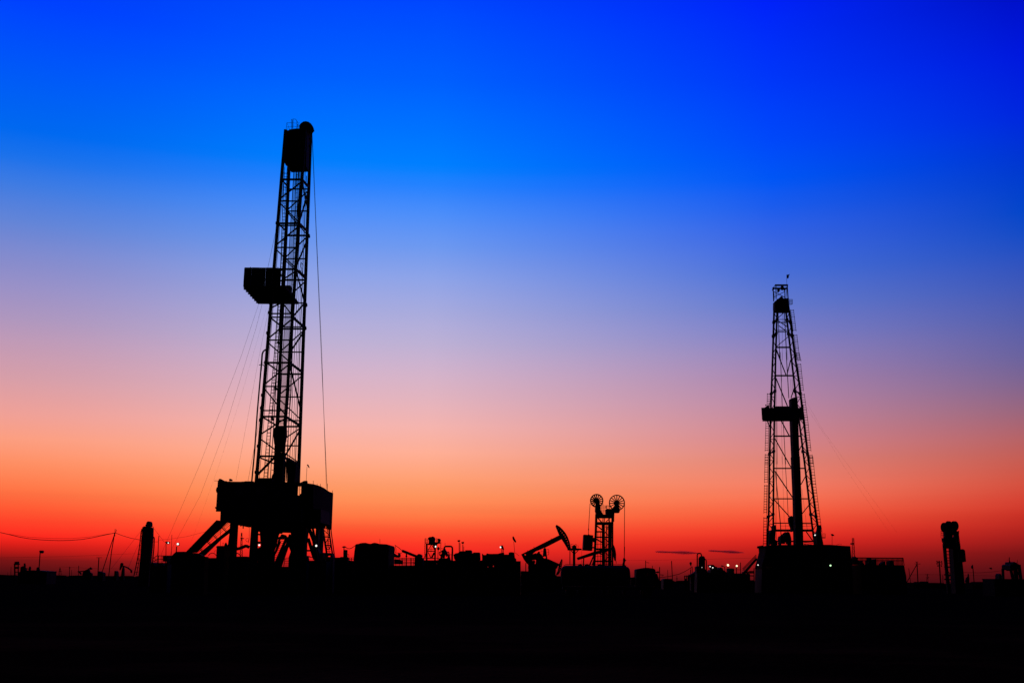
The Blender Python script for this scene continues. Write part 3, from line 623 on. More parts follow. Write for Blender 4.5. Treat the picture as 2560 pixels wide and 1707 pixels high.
# small far pieces on the left
T = Thing('street_lamp', 'leaning pole with a round lamp head above the low hut at far left', 'lamp post', Z5, (540, 0), 230)
T.part('pole', MB(Z5, 230).s([(540, 'g'), (545, 1030), (562, 790)], 2.6)); T.part('lamp_head', MB(Z5, 230).p([(545, 765), (555, 757), (580, 757), (590, 768), (583, 790), (570, 797), (552, 790)], .9))
T = Thing('site_hut', 'long low flat roofed hut at far left under the round lamp', 'hut', Z5, (520, 0), 240)
T.part('wall', MB(Z5, 240).p([(260, 1060), (400, 1040), (560, 1040), (790, 1050), (790, 'g'), (250, 'g')], 5), PAINT); T.part('roof', MB(Z5, 239.6).p([(255, 1062), (400, 1036), (560, 1034), (660, 1040), (795, 1048), (795, 1062), (255, 1075)], 6))
T.part('roof_vent', MB(Z5, 241).p([(505, 1040), (508, 1005), (520, 990), (535, 1000), (545, 1040)], .6))
T = Thing('pumping_tower', 'short flat capped tower at the far left edge beside a little pumpjack', 'pumping tower', Z5, (230, 0), 420)
T.part('frame', MB(Z5, 420).q([(215, 'g'), (205, 940)], 2.6).q([(262, 'g'), (255, 940)], 2).q([(205, 1000), (262, 1000)], 5).q([(205, 1060), (262, 1060)], 2)); T.part('cap', MB(Z5, 420).p([(190, 945), (205, 935), (205, 915), (262, 912), (265, 938), (280, 945), (275, 955), (205, 962), (190, 952)], 1.4))
def far_jack(label, F, Y, base, beam, head, post, tail, w=2.2, group='small pumpjacks far out on the plain'):
    T_ = Thing('pumpjack', label, 'pumpjack', F, base, Y, group)
    T_.part('walking_beam', MB(F, Y).q(beam, w)); T_.part('horsehead', MB(F, Y).p(head, .8)); T_.part('samson_post', MB(F, Y).p(post, 1.6)); T_.part('counterweight', MB(F, Y).p(tail, .9))
far_jack('tiny pumpjack leaning close to the short flat capped tower', Z5, 420, (350, 0), [(340, 1000), (410, 1020)], [(330, 940), (348, 936), (360, 965), (358, 1010), (335, 1020)], [(285, 990), (330, 975), (372, 1020), (380, 'g'), (280, 'g')], [(400, 1000), (412, 980), (422, 1000), (415, 1040), (400, 1040)], 1.6)
far_jack('small pumpjack with head tipped up to the right, between the thin far poles', Z5, 560, (1220, 0), [(1090, 1055), (1190, 1045), (1275, 1000)], [(1240, 1010), (1268, 990), (1285, 1005), (1298, 1018), (1262, 1028)], [(1160, 1060), (1200, 1030), (1250, 1025), (1262, 1060), (1300, 1080), (1300, 'g'), (1140, 'g')], [(1085, 1045), (1110, 1045), (1140, 1075), (1140, 1100), (1100, 1065)], 2.4)
far_jack('small pumpjack with raised head at left and beam sloping down to the right', Z5, 520, (1720, 0), [(1700, 965), (1790, 1000), (1840, 1040)], [(1685, 940), (1705, 928), (1730, 940), (1722, 965), (1700, 1000), (1680, 1035), (1668, 1030), (1675, 990)], [(1710, 1010), (1725, 975), (1740, 1010), (1750, 'g'), (1690, 'g'), (1700, 1050)], [(1825, 1035), (1850, 1030), (1852, 1060), (1838, 1075), (1822, 1058)], 3)
solo('utility_pole', 'T shaped pole beside the two legged pole at far left', 'utility pole', MB(Z5, 380).s([(1370, 'g'), (1385, 855)], 2.4).s([(1350, 858), (1428, 858)], 1), (1370, 'g'), WOOD)
for x, y, lab, w, arm in ((155, 985, 'thin bare pole left of the short flat capped tower', 1.0, 0), (840, 990, 'small lattice pylon just right of the low hut', 1.2, 2), (975, 985, 'thin pole paired with a stub, right of the small lattice pylon', 1.6, 1), (1102, 970, 'thin pole rising behind the up tipped small pumpjack', 1.4, 0), (110, 1060, 'shortest bare pole at the far left edge', .7, 0)):
    mb_ = MB(Z5, 620).s([(x, 'g'), (x, y)], w, n=5)
    if arm == 2: mb_.s([(x-22, 1100), (x, y), (x+22, 1100)], .9, n=4).s([(x-20, 1050), (x+24, 1050)], 1).s([(x-14, 1020), (x+14, 1020)], .8)
    if arm == 1: mb_.s([(x-14, 1000), (x+16, 1000)], .8).s([(x+28, 'g'), (x+28, 1030)], 1)
    solo('power_pole', lab, 'power pole', mb_, (x, 'g'), WOOD)
for F, poly, Y, lab in ((Z5, [(1600, 1045), (1625, 1042), (1650, 1055), (1662, 1085), (1662, 'g'), (1595, 'g')], 500, 'low dark equipment block just left of the down sloping small pumpjack'), (Z5, [(1370, 1050), (1400, 1048), (1420, 1060), (1460, 1065), (1478, 1080), (1478, 'g'), (1365, 'g')], 430, 'low dark valve hut at the foot of the T shaped pole')):
    solo('equipment_block', lab, 'equipment', MB(F, Y).p(poly, 3), (poly[0][0], 'g'))
# far derricks
def derrick(label, F, Y, bl, br, top, n, group='distant derricks on the horizon', base_y='g', w=.9, Nn=None):
    T_ = Thing('derrick', label, 'derrick', F, ((bl+br)/2, 0), Y, group)
    tx0, tx1, ty = top; by = (hor(F[0])-F[1])*F[2]
    for a, b, dy in ((bl, tx0, 0), (br, tx1, 0), (bl, tx0, 8), (br, tx1, 8)): T_.part('leg', MB(F, Y+dy).q([(a, 'g'), (b, ty)], w*1.3))
    lv = [(i/n) for i in range(n+1)]
    for i in range(n+1):
        xa, xb, y = lerp(bl, tx0, lv[i]), lerp(br, tx1, lv[i]), lerp(by, ty, lv[i]); T_.part('girt', MB(F, Y).q([(xa, y), (xb, y)], w))
        if i < n:
            xc, xd_, y2 = lerp(bl, tx0, lv[i+1]), lerp(br, tx1, lv[i+1]), lerp(by, ty, lv[i+1])
            T_.part('brace', MB(F, Y).q([(xa, y), (xd_, y2)], w*.7).q([(xb, y), (xc, y2)], w*.7))
    return T_
dT = derrick('tiny distant lattice derrick seen between the big rig legs', A1, 1090, 985, 1070, (1035, 1050, 262), 9); dT.part('monkeyboard', MB(A1, 1090).p([(1015, 370), (1066, 370), (1066, 386), (1015, 386)], 6))
dT = derrick('tiny distant lattice derrick just right of the second rig', W7, 1080, 240, 296, (248, 267, 316), 10); dT.part('monkeyboard', MB(W7, 1080).p([(248, 375), (272, 375), (274, 392), (246, 392)], 6))

# ================================================================== CENTRE
T = Thing('chemical_pot', 'upright dark pot with a hooked pipe on top, between big rig and shrouded tank', 'vessel', A2, (1610, 0), 128)
T.part('body', MB(A2, 128).rev([(1550, 1655, 'g' if False else 1440), (1550, 1655, 960), (1560, 1655, 920)]), PAINT)
T.part('base', MB(A2, 128).p([(1340, 1105), (1480, 1105), (1530, 1090), (1670, 1090), (1690, 1110), (1690, 'g'), (1340, 'g')], 2)); T.part('top_pipe', MB(A2, 128).s([(1562, 940), (1562, 850)], 1.6).s([(1585, 940), (1588, 840)], 1).p([(1510, 850), (1535, 835), (1575, 825), (1605, 840), (1600, 860), (1570, 862), (1540, 865)], .4)); T.part('handle', MB(A2, 128).s([(1650, 1030), (1685, 1030), (1685, 1090)], 1))
solo('hose', 'slack hose hanging between the hooked pipe and the shrouded tank', 'hose', MB(A2, 128).s([(1590, 832), (1620, 862), (1655, 885), (1700, 892), (1745, 880), (1800, 845), (1860, 800)], 1.5), (1700, 892), WIRE, ground=False)
T = Thing('railed_platform', 'short length of railing between the upright pot and the shrouded tank', 'platform', A2, (1740, 0), 129)
T.part('railing', MB(A2, 129).s([(1680, 1112), (1830, 1112)], 1).s([(1680, 1150), (1830, 1150)], 1.2).s([(1700, 1110), (1700, 1200)], 1).s([(1748, 1110), (1748, 1200)], 1.6).s([(1690, 1205), (1830, 1205)], 1.2)); T.part('deck', MB(A2, 129).p([(1680, 1205), (1830, 1205), (1830, 'g'), (1680, 'g')], 2, holes=[[(1690, 1245), (1735, 1245), (1735, 1256), (1690, 1256)]]))
T = Thing('shrouded_tank', 'large boxy tank under a lumpy canvas cover in the middle of the row', 'tank', Z7, (1070, 0), 127)
T.part('body', MB(Z7, 127.3).p([(695, 490), (700, 475), (1455, 480), (1475, 500), (1480, 560), (1465, 640), (1475, 'g'), (640, 'g'), (660, 740), (680, 580)], 6.5), CANVAS)
T.part('canvas_cover', MB(Z7, 127).p([(692, 520), (695, 480), (710, 466), (770, 460), (810, 447), (870, 441), (935, 439), (980, 450), (1030, 458), (1075, 456), (1110, 444), (1150, 439), (1200, 446), (1240, 458), (1320, 464), (1440, 470), (1462, 476), (1484, 530), (1478, 550), (1440, 520)], 7), CANVAS)
T.part('antenna', MB(Z7, 128).s([(1174, 450), (1174, 365)], .9, n=4)); T.part('side_rope', MB(Z7, 127).s([(1475, 500), (1490, 570), (1485, 640)], 1.1))
# pump beside it, telescopic arm
T = Thing('mud_pump', 'low pump with a raised curved inlet against the right end of the shrouded tank', 'pump', A4, (150, 0), 128)
T.part('body', MB(A4, 128).p([(60, 560), (80, 580), (130, 600), (180, 630), (180, 560), (195, 545), (225, 565), (235, 620), (215, 665), (150, 672), (60, 665)], 1.3), RUST); T.part('arm', MB(A4, 128).s([(75, 542), (180, 552), (262, 560)], 1))
T = Thing('telescopic_arm', 'sloping tube arm roped to the shrouded tank and resting on a dark block', 'arm', A4, (740, 0), 128)
T.part('tube', MB(A4, 128).s([(270, 492), (680, 655)], 6.5, n=10)); T.part('hood', MB(A4, 127.6).p([(260, 490), (300, 465), (330, 480), (330, 530), (262, 520)], 1))
T.part('block', MB(A4, 128).p([(605, 680), (660, 610), (690, 600), (700, 585), (735, 572), (775, 580), (805, 600), (810, 625), (800, 680), (860, 690), (860, 'g'), (590, 'g')], 2), PAINT); T.part('prop', MB(A4, 128).s([(385, 560), (385, 620)], 3.2).b((385, 640), 2.8, 8).s([(385, 650), (375, 'g')], 2)); T.part('rope', MB(A4, 128).s([(75, 340), (180, 410), (265, 485)], 1.4))
T = Thing('railed_platform', 'long walkway with stacked rails below the sloping tube arm', 'platform', A4, (350, 0), 129.5)
m_ = MB(A4, 129.5).s([(60, 688), (1250, 690)], 1.3).s([(60, 722), (600, 726)], 1.2).s([(200, 748), (600, 748)], .8).s([(250, 790), (600, 795)], 1.4).s([(250, 830), (620, 832)], 1.2)
for x in (100, 195, 265, 290, 345, 390, 500, 520, 575, 610): m_.s([(x, 688), (x, 885)], 1.6 if x in (390, 500) else 1)
T.part('railing', m_); T.part('gate_panel', MB(A4, 129.3).p([(60, 725), (200, 730), (280, 750), (280, 850), (60, 850)], .6)); T.part('deck', MB(A4, 129.5).p([(-100, 885), (1250, 885), (1650, 900), (1650, 'g'), (-100, 'g')], 3))
T.part('underframe', MB(A4, 130).p([(600, 740), (1330, 745), (1330, 885), (600, 885)], 1, holes=[[(835, 850), (832, 810), (848, 808), (846, 848)], [(880, 850), (876, 810), (892, 808), (892, 848)], [(1160, 850), (1158, 805), (1174, 805), (1174, 850)], [(1188, 850), (1190, 805), (1206, 805), (1206, 850)], [(1255, 815), (1270, 790), (1290, 795), (1285, 815)], [(580, 815), (598, 815), (598, 832), (582, 832)]]))
# shaker tower
T = Thing('shaker_tower', 'braced tower with a round hooded machine and side platform on top, in the row', 'tower', A4, (1040, 0), 127)
T.part('leg', MB(A4, 127).q([(930, 310), (930, 'g')], 4.2)); T.part('leg', MB(A4, 127).q([(1155, 310), (1145, 'g')], 3.8)); T.part('leg', MB(A4, 130).q([(1165, 300), (1155, 400), (1145, 'g')], 3)); T.part('leg', MB(A4, 130).q([(945, 310), (945, 'g')], 1.5))
for a, b, w_ in (((1050, 330), (965, 480), 1.6), ((1060, 330), (1140, 470), 1.8), ((965, 530), (1035, 680), 2), ((1130, 540), (1060, 680), 4), ((1042, 380), (1042, 640), .8)): T.part('brace', MB(A4, 127.2).q([a, b], w_))
for y, w_ in ((448, 1), (498, 1.8), (510, .8), (690, 2.2)): T.part('crossbar', MB(A4, 127.2).q([(930, y), (1150, y)], w_))
T.part('platform', MB(A4, 126.8).p([(890, 290), (965, 300), (1150, 290), (1170, 255), (1200, 262), (1250, 258), (1255, 225), (1245, 190), (1265, 168), (1295, 165), (1310, 180), (1305, 215), (1290, 235), (1298, 275), (1270, 288), (1210, 296), (1195, 340), (1185, 400), (1140, 420), (1100, 320), (1055, 320), (950, 325), (905, 312)], 2.2))
T.part('hooded_machine', MB(A4, 127).p([(980, 300), (985, 210), (960, 185), (955, 155), (985, 135), (1010, 122), (1070, 120), (1095, 108), (1130, 112), (1155, 140), (1165, 170), (1150, 220), (1160, 300)], 1.8, holes=[[(1038, 268), (1036, 225), (1048, 222), (1048, 268)]]), PAINT)
m_ = MB(A4, 126.8).s([(890, 300), (895, 225), (903, 150)], 1.4).s([(925, 170), (940, 290)], .7).s([(945, 180), (925, 285)], .7).s([(960, 190), (950, 290)], .7).s([(900, 280), (965, 285)], .8)
m_.s([(1190, 165), (1190, 255)], 1).s([(1208, 175), (1208, 255)], 1).s([(1228, 165), (1232, 250)], 1).s([(1180, 155), (1260, 180)], .6); T.part('railing', m_)
lad = T.part('ladder', MB(A4, 126.5).s([(872, 160), (872, 600), (885, 680)], .5, n=4).s([(885, 310), (880, 560), (868, 680)], .8, n=4).q([(905, 560), (880, 690)], 1.6))
for i in range(9): T.part('rung', MB(A4, 126.5).s([(858, 200+i*55), (890, 200+i*55)], .5, n=4), parent=lad)
lb = T.part('lamp', MB(A4, 126.4).s([(1165, 340), (1165, 370)], 1)); T.part('bulb', MB(A4, 126.2).b((1166, 380), 2.1, sz=1.25), WLAMP, parent=lb)
lampstand('unlit lamp post with a ball head just right of the braced tower', A4, (1226, 690), (1232, 470), 126, [(1200, 430), (1218, 395), (1240, 385), (1268, 410), (1268, 440), (1250, 470), (1215, 468)], None, 1.7)
solo('antenna_pole', 'straight thin pole between ball headed lamp and bent exhaust pipe', 'antenna', MB(A4, 127).s([(1300, 'g'), (1303, 420), (1308, 260)], 1.3, n=5).s([(1310, 430), (1380, 440)], 1.2), (1300, 'g'))
T = Thing('degasser', 'bulbous degasser with a thick pipe bending over and down to its right', 'degasser', A4, (1400, 0), 127)
T.part('body', MB(A4, 127).p([(1310, 500), (1340, 475), (1370, 465), (1385, 435), (1425, 435), (1435, 470), (1460, 490), (1475, 520), (1500, 560), (1500, 600), (1460, 650), (1440, 600), (1420, 600), (1405, 660), (1400, 720), (1370, 720), (1360, 640), (1345, 600), (1335, 660), (1300, 680), (1290, 620), (1330, 560)], 1.4), PAINT)
T.part('bend_pipe', MB(A4, 127).s([(1398, 450), (1398, 410), (1410, 385), (1440, 375), (1570, 375), (1600, 385), (1613, 415), (1615, 500), (1607, 640), (1600, 'g')], 4.2, n=10)); T.part('side_loop', MB(A4, 127).s([(1300, 540), (1270, 520), (1262, 560), (1280, 620), (1310, 600)], 2.2).s([(1480, 522), (1510, 525), (1525, 560), (1515, 610), (1480, 640)], 2.6))
T.part('stand', MB(A4, 127.2).p([(1240, 745), (1245, 700), (1290, 690), (1320, 600), (1345, 600), (1335, 700), (1480, 690), (1530, 600), (1560, 720), (1580, 745), (1660, 755), (1700, 750), (1700, 'g'), (1240, 'g')], 1.6)); T.part('antenna', MB(A4, 127).s([(1417, 370), (1417, 280)], .8, n=4)); T.part('rail', MB(A4, 127.5).s([(1530, 595), (1720, 600)], 1.2).s([(1540, 600), (1540, 690)], 1.2))
G2 = None
T = Thing('mud_tank', 'stepped tank block with two thin lamp posts rising from its roof', 'mud tank', A4, (1950, 0), 127)
T.part('body', MB(A4, 127).p([(1640, 600), (1700, 560), (1780, 545), (1800, 508), (1860, 500), (1975, 500), (1975, 475), (2135, 475), (2140, 560), (2200, 565), (2200, 535), (2352, 535), (2370, 535), (2378, 700), (2352, 770), (2352, 'g'), (1690, 'g'), (1690, 745), (1660, 700)], 4, holes=[[(2000, 492), (2110, 492), (2110, 502), (2000, 502)]]), PAINT)
T.part('roof_duct', MB(A4, 126.8).p([(2150, 560), (2165, 545), (2185, 565), (2190, 600), (2150, 600)], .8))
for a, b, c_, d_, lab in ((1796, 270, 1780, 232, 'left and taller of two thin lamp posts on the stepped tank block'), (1894, 320, 1884, 280, 'right and shorter of two thin lamp posts on the stepped tank block')):
    T = Thing('lamp_post', lab, 'lamp post', A4, (a, 500), 127.5, ground=False)
    T.part('pole', MB(A4, 127.5).s([(a, 505), (a, b)], 1.9).s([(a+26, 505), (a+27, b+60 if a > 1850 else b+20)], 1)); T.part('lamp_head', MB(A4, 127.3).p([(c_-36, d_-2), (c_-30, d_-18), (c_+10, d_-28), (c_+38, d_-26), (c_+32, d_+8), (c_+8, d_+28), (c_-14, d_+20)], .5))
T = Thing('generator_house', 'long dark generator house with stepped roof left of the pumpjack', 'generator house', A5, (750, 0), 128)
T.part('body', MB(A5, 128).p([(265, 560), (320, 605), (380, 600), (385, 570), (430, 568), (500, 574), (700, 570), (800, 540), (862, 545), (868, 590), (985, 590), (990, 540), (1030, 528), (1080, 528), (1140, 540), (1155, 680), (1190, 710), (1195, 768), (1310, 768), (1312, 'g'), (200, 'g'), (200, 780), (272, 740)], 4.5,
    holes=[[(430, 592), (500, 592), (500, 606), (440, 606)], [(300, 770), (335, 775), (330, 788), (300, 784)], [(410, 800), (430, 778), (448, 790), (432, 812)], [(545, 890), (560, 872), (585, 878), (580, 925), (558, 925)], [(395, 905), (440, 925), (430, 935), (395, 915)]]), PAINT)
T.part('link_duct', MB(A5, 128).p([(-50, 790), (110, 765), (190, 745), (300, 750), (300, 'g'), (-50, 'g')], 1.5, holes=[[(195, 768), (265, 768), (265, 780), (195, 782)]])); T.part('roof_vent', MB(A5, 129).p([(390, 570), (395, 560), (425, 562), (430, 572)], .5))
T = Thing('floodlight', 'twin post floodlight with a lit face pointing left on the generator house roof', 'floodlight', A5, (820, 545), 128, ground=False)
T.part('post', MB(A5, 128).s([(800, 545), (798, 440)], 2).s([(836, 545), (836, 450)], 1.6)); h = T.part('lamp_head', MB(A5, 127.8).p([(745, 365), (780, 350), (825, 345), (830, 375), (845, 400), (858, 465), (835, 460), (790, 430), (765, 415)], .6)); T.part('bulb', MB(A5, 127.6).b((762, 397), 2, sz=1.2), WLAMP, parent=h)
T = Thing('windsock', 'slanted windsock on a thin pole at the right end of the generator house', 'windsock', A5, (1140, 540), 128, ground=False)
T.part('pole', MB(A5, 128).s([(1143, 545), (1117, 250)], 1.1, n=5)); T.part('sock', MB(A5, 127.8).p([(1080, 120), (1098, 103), (1115, 112), (1150, 180), (1182, 240), (1178, 265), (1160, 268), (1120, 235), (1085, 175)], .55), CANVAS)
solo('guy_rope', 'slack rope sloping down right from the windsock end of the generator house', 'rope', MB(A5, 128).s([(1145, 545), (1190, 570), (1260, 630)], .8, n=4), (1190, 570), WIRE, ground=False)
tank('low dark tank under the gap between generator house and pumpjack', A5, [(1300, 1030), (1520, 1040), (1520, 'g'), (1300, 'g')], 131, 3)
solo('utility_pole', 'thin pole under the tail of the large pumpjack', 'utility pole', MB(A5, 160).s([(1435, 'g'), (1438, 820)], 2), (1435, 'g'), WOOD)

# ------------------------------------------------------------------ large pumpjack
T = Thing('pumpjack', 'large pumpjack with its slotted horsehead raised to the right, mid picture', 'pumpjack', W2, (380, 0), 173)
T.part('walking_beam', MB(W2, 173).p([(135, 968), (430, 820), (690, 690), (745, 740), (505, 862), (350, 925), (300, 965), (215, 1000)], .9, holes=[[(184, 966), (199, 964), (204, 978), (192, 985), (182, 978)]]), PAINT)
slots = [(678, 588, 5), (713, 624, 7), (738, 650, 8), (763, 680, 8), (783, 710, 8), (799, 743, 8), (817, 779, 8), (825, 814, 7), (836, 852, 5)]
hh = []
for i, (x, y, r) in enumerate(slots):
    a = math.atan2(851-y+30, 600-x); c_, s_ = math.cos(R(-38)), math.sin(R(-38))
    hh.append([(x+r*1.15*u*c_-r*.85*v*s_, y+r*1.15*u*s_+r*.85*v*c_) for u, v in ((-1, -.6), (.2, -1), (1, .4), (-.2, 1))])
T.part('horsehead', MB(W2, 172.8).p([(638, 555), (644, 540), (656, 536), (700, 562), (745, 605), (790, 660), (822, 720), (845, 780), (858, 830), (866, 890), (870, 912), (822, 908), (815, 880), (780, 822), (730, 745), (690, 680), (665, 620)], 1.1, holes=hh), PAINT)
T.part('samson_post', MB(W2, 172.5).p([(462, 885), (480, 872), (500, 885), (508, 960), (520, 1040), (545, 1100), (570, 'g'), (420, 'g'), (440, 1050), (455, 960)], 1.8, holes=[[(452, 1012), (475, 998), (498, 1000), (500, 1018), (480, 1030), (462, 1022)]]))
T.part('counterweight', MB(W2, 173.5).p([(135, 970), (215, 960), (300, 965), (350, 950), (365, 962), (395, 935), (410, 955), (440, 975), (460, 1030), (462, 1060), (340, 1050), (300, 1055), (298, 1100), (345, 1108), (345, 1180), (235, 1180), (238, 1120), (210, 1095), (170, 1040)], 1.2, holes=[[(302, 1062), (325, 1055), (342, 1068), (340, 1098), (318, 1110), (300, 1100)], [(184, 966), (199, 964), (204, 978), (192, 985), (182, 978)]]), PAINT)
T.part('gear_reducer', MB(W2, 173).p([(238, 1120), (300, 1116), (347, 1114), (352, 1050), (520, 1055), (640, 1160), (650, 1170), (640, 1260), (650, 'g'), (225, 'g')], 2.2), PAINT)
T.part('brake_guard', MB(W2, 172.6).q([(520, 1048), (690, 1125)], 5).p([(520, 1040), (690, 1115), (660, 1180), (520, 1120)], .8)); T.part('service_railing', MB(W2, 172).s([(510, 898), (540, 898), (540, 975), (520, 978)], 1).s([(512, 935), (540, 935)], .8).s([(428, 890), (426, 945)], .6).s([(432, 925), (460, 925)], .6))
T.part('crank_arm', MB(W2, 172.4).q([(362, 955), (400, 965)], 3).b((395, 945), 3.5, 8)); T.part('bridle', MB(W2, 173).s([(850, 905), (848, 1120)], 1.6).s([(865, 905), (865, 1120)], .9), WIRE)
for x, y in ((322, 858), (575, 735), (228, 912), (275, 895)): T.part('beam_bolt', MB(W2, 173).q([(x, y+12), (x, y)], 1.4))
# small pumpjack behind it, nose down
T = Thing('pumpjack', 'smaller pumpjack whose head shows low between large pumpjack and tanker', 'pumpjack', W2, (690, 0), 215)
T.part('horsehead', MB(W2, 215).p([(725, 1042), (735, 1038), (743, 1048), (742, 1090), (732, 1150), (715, 1210), (690, 1260), (655, 1280), (648, 1260), (672, 1210), (690, 1120)], 1,
   holes=[[(x-3, y-5), (x+4, y-5), (x+3, y+5), (x-4, y+5)] for x, y in ((728, 1080), (724, 1105), (720, 1130), (713, 1158), (704, 1185), (693, 1210))]))
T.part('walking_beam', MB(W2, 215).q([(530, 1085), (700, 1130)], 4)); T.part('samson_post', MB(W2, 215).p([(560, 1100), (590, 1100), (640, 'g'), (520, 'g')], 1.4)); T.part('base', MB(W2, 215).p([(540, 1190), (660, 1290), (760, 1290), (760, 'g'), (540, 'g')], 3))
# lamp and camera post
T = Thing('vent_post', 'stout post with braces and a domed railed top beside the horsehead', 'post', W2, (912, 0), 150)
T.part('pole', MB(W2, 150).s([(912, 'g'), (912, 890)], 6.5, n=10)); T.part('dome', MB(W2, 150).p([(885, 895), (880, 855), (890, 838), (912, 828), (935, 838), (945, 855), (945, 890)], 1.6)); T.part('platform', MB(W2, 150).p([(855, 880), (945, 880), (1022, 884), (1028, 902), (960, 908), (870, 908)], 1.8))
T.part('brace', MB(W2, 150).q([(872, 915), (900, 955)], 1.8).q([(975, 910), (930, 955)], 1.8)); T.part('railing', MB(W2, 149.6).s([(868, 880), (868, 820), (900, 818)], .8).s([(945, 880), (945, 822), (925, 820)], .9).s([(970, 880), (974, 845), (955, 842)], .7).s([(868, 850), (885, 850)], .7)); T.part('downpipe', MB(W2, 150).s([(1024, 900), (1024, 1110)], .5, n=4))
# tower pumping unit with two spoked wheels
T = Thing('pumping_tower', 'lattice pumping tower topped by two big spoked wheels', 'pumping tower', W2, (1350, 0), 146)
for pts, w_, Y in (([(1240, 380), (1230, 700), (1208, 1145), (1205, 'g')], 5.6, 146), ([(1342, 500), (1345, 1145), (1345, 'g')], 7.5, 146), ([(1432, 500), (1430, 1145), (1430, 'g')], 6.4, 148), ([(1478, 440), (1477, 1145), (1470, 'g')], 4, 149.5), ([(1452, 500), (1448, 1145)], 4.2, 149.5)): T.part('leg', MB(W2, Y).q(pts, w_))
for x0, x1, y, w_ in ((1235, 1500, 407, 7.5), (1230, 1490, 517, 7.5), (1230, 1330, 638, 3.6), (1225, 1480, 718, 3.4), (1215, 1330, 822, 1), (1215, 1420, 895, 5), (1215, 1330, 1000, 1), (1210, 1480, 1072, 4)): T.part('crossbar', MB(W2, 146.4).q([(x0, y), (x1, y)], w_))
for a, b, w_ in (((1250, 425), (1320, 500), 2.6), ((1450, 430), (1385, 490), 2), ((1340, 430), (1335, 490), 2), ((1365, 430), (1355, 490), 2), ((1425, 440), (1430, 495), 3), ((1245, 548), (1325, 610), 3), ((1235, 745), (1335, 800), 3), ((1225, 935), (1340, 975), 3), ((1215, 1010), (1180, 1130), 2.6), ((1370, 560), (1410, 600), 1.5), ((1410, 560), (1370, 660), 1.4), ((1370, 640), (1410, 690), 2.2), ((1365, 740), (1420, 790), 2), ((1410, 820), (1365, 870), 2), ((1365, 940), (1420, 990), 2), ((1410, 1010), (1365, 1060), 2)):
    T.part('diagonal_brace', MB(W2, 146.6).q([a, b], w_))
for x, y0, y1 in ((1262, 645, 1140), (1300, 645, 1140), (1390, 545, 1140), (1378, 720, 1140)): T.part('guide_rod', MB(W2, 148).s([(x, y0), (x, y1)], 1.3))
lad = T.part('ladder', MB(W2, 149.6).s([(1400, 520), (1398, 1140)], .8).s([(1382, 520), (1380, 1140)], .8))
for i in range(30): T.part('rung', MB(W2, 149.6).s([(1380, 530+i*20), (1402, 530+i*20)], .6, n=4), parent=lad)
T.part('wheel_bracket', MB(A7, 146).p([(620, 620), (640, 480), (620, 400), (650, 360), (700, 340), (745, 400), (770, 480), (760, 580), (800, 600), (800, 700), (860, 800), (900, 870), (900, 950), (700, 950), (640, 800), (615, 730)], 1.4))
T.part('wheel_bracket', MB(A7, 146).p([(1250, 440), (1290, 400), (1350, 385), (1410, 430), (1400, 570), (1450, 700), (1420, 790), (1250, 790), (1240, 940), (1240, 1080), (1210, 1110), (1170, 1110), (1170, 900), (1070, 860), (960, 820), (955, 690), (980, 660), (1180, 670), (1260, 600), (1300, 560), (1260, 500)], 1.4, holes=[[(1000, 845), (1010, 815), (1040, 820), (1070, 850)]]), PAINT)
T.part('head_beam', MB(A7, 146.2).p([(700, 850), (1240, 850), (1240, 960), (700, 960)], 1.6))
m_ = MB(A7, 148)
for x in (830, 885, 940): m_.s([(x, 560), (x+5, 860)], .7, n=4)
m_.s([(880, 500), (890, 860)], 1, n=4)
for y in (560, 600, 640, 700, 740, 790): m_.s([(815, y), (960, y+8)], .6, n=4)
T.part('safety_cage', m_, stuff=True); T.part('safety_cage', MB(A7, 147.5).s([(975, 660), (975, 570), (1090, 570), (1090, 660)], 1.5).s([(985, 570), (1000, 660)], 1.6).s([(1080, 580), (1180, 580)], 1.2).s([(1010, 610), (1090, 610)], .8).s([(1145, 580), (1145, 660)], 1.4).s([(1220, 600), (1220, 660)], 1.2))
def spoked(T_, F, c, rpx, Y, n, rimw, sp, off, dbl):
    m0 = MB(F, Y); cc = m0.pt(c); r = rpx/F[2]*Y/FPX
    W_ = T_.part('wheel', MB(F, Y).ring(cc, r, rimw/F[2]*Y/FPX, 40, .13))
    T_.part('hub', MB(F, Y).seg(cc-Vector((0, .35, 0)), cc+Vector((0, .35, 0)), r*.3, 16), parent=W_)
    for k in range(n):
        a = off + 2*math.pi*k/n
        e = cc + Vector((math.cos(a), 0, math.sin(a)))*r*.95
        T_.part('spoke', MB(F, Y).seg(cc, e, sp*Y/FPX/2, sq=True), parent=W_)
        if dbl:
            a2 = a + .1; T_.part('spoke', MB(F, Y).seg(cc+Vector((0, .5, 0)), cc + Vector((math.cos(a2)*r*.95, .5, math.sin(a2)*r*.95)), sp*.8*Y/FPX/2, sq=True), parent=W_)
    return W_
spoked(T, A7, (676, 402), 216, 146.5, 15, 36, 2.3, math.pi/2, False)
spoked(T, A7, (676, 412), 214, 147.0, 15, 26, 1.0, math.pi/2+.1, False)
spoked(T, A7, (1336, 472), 258, 146.5, 15, 30, 2.2, math.pi/2, False)
T.part('counterweight', MB(W2, 146).p([(1045, 678), (1110, 684), (1122, 672), (1135, 684), (1195, 690), (1180, 915), (1030, 905)], 2.4), PAINT); T.part('counterweight_guide', MB(W2, 146.5).p([(1190, 725), (1240, 725), (1240, 790), (1195, 790)], .5).p([(1188, 860), (1240, 860), (1240, 880), (1185, 880)], .5))
T.part('belt', MB(W2, 146.5).s([(1147, 225), (1125, 590), (1122, 680)], 1.5, n=5).b((1125, 604), 1.6, 6, sz=2), WIRE); T.part('belt', MB(W2, 146.5).s([(1655, 235), (1649, 1040)], 1.6, n=5).s([(1656, 860), (1650, 1040)], 1.6), WIRE)
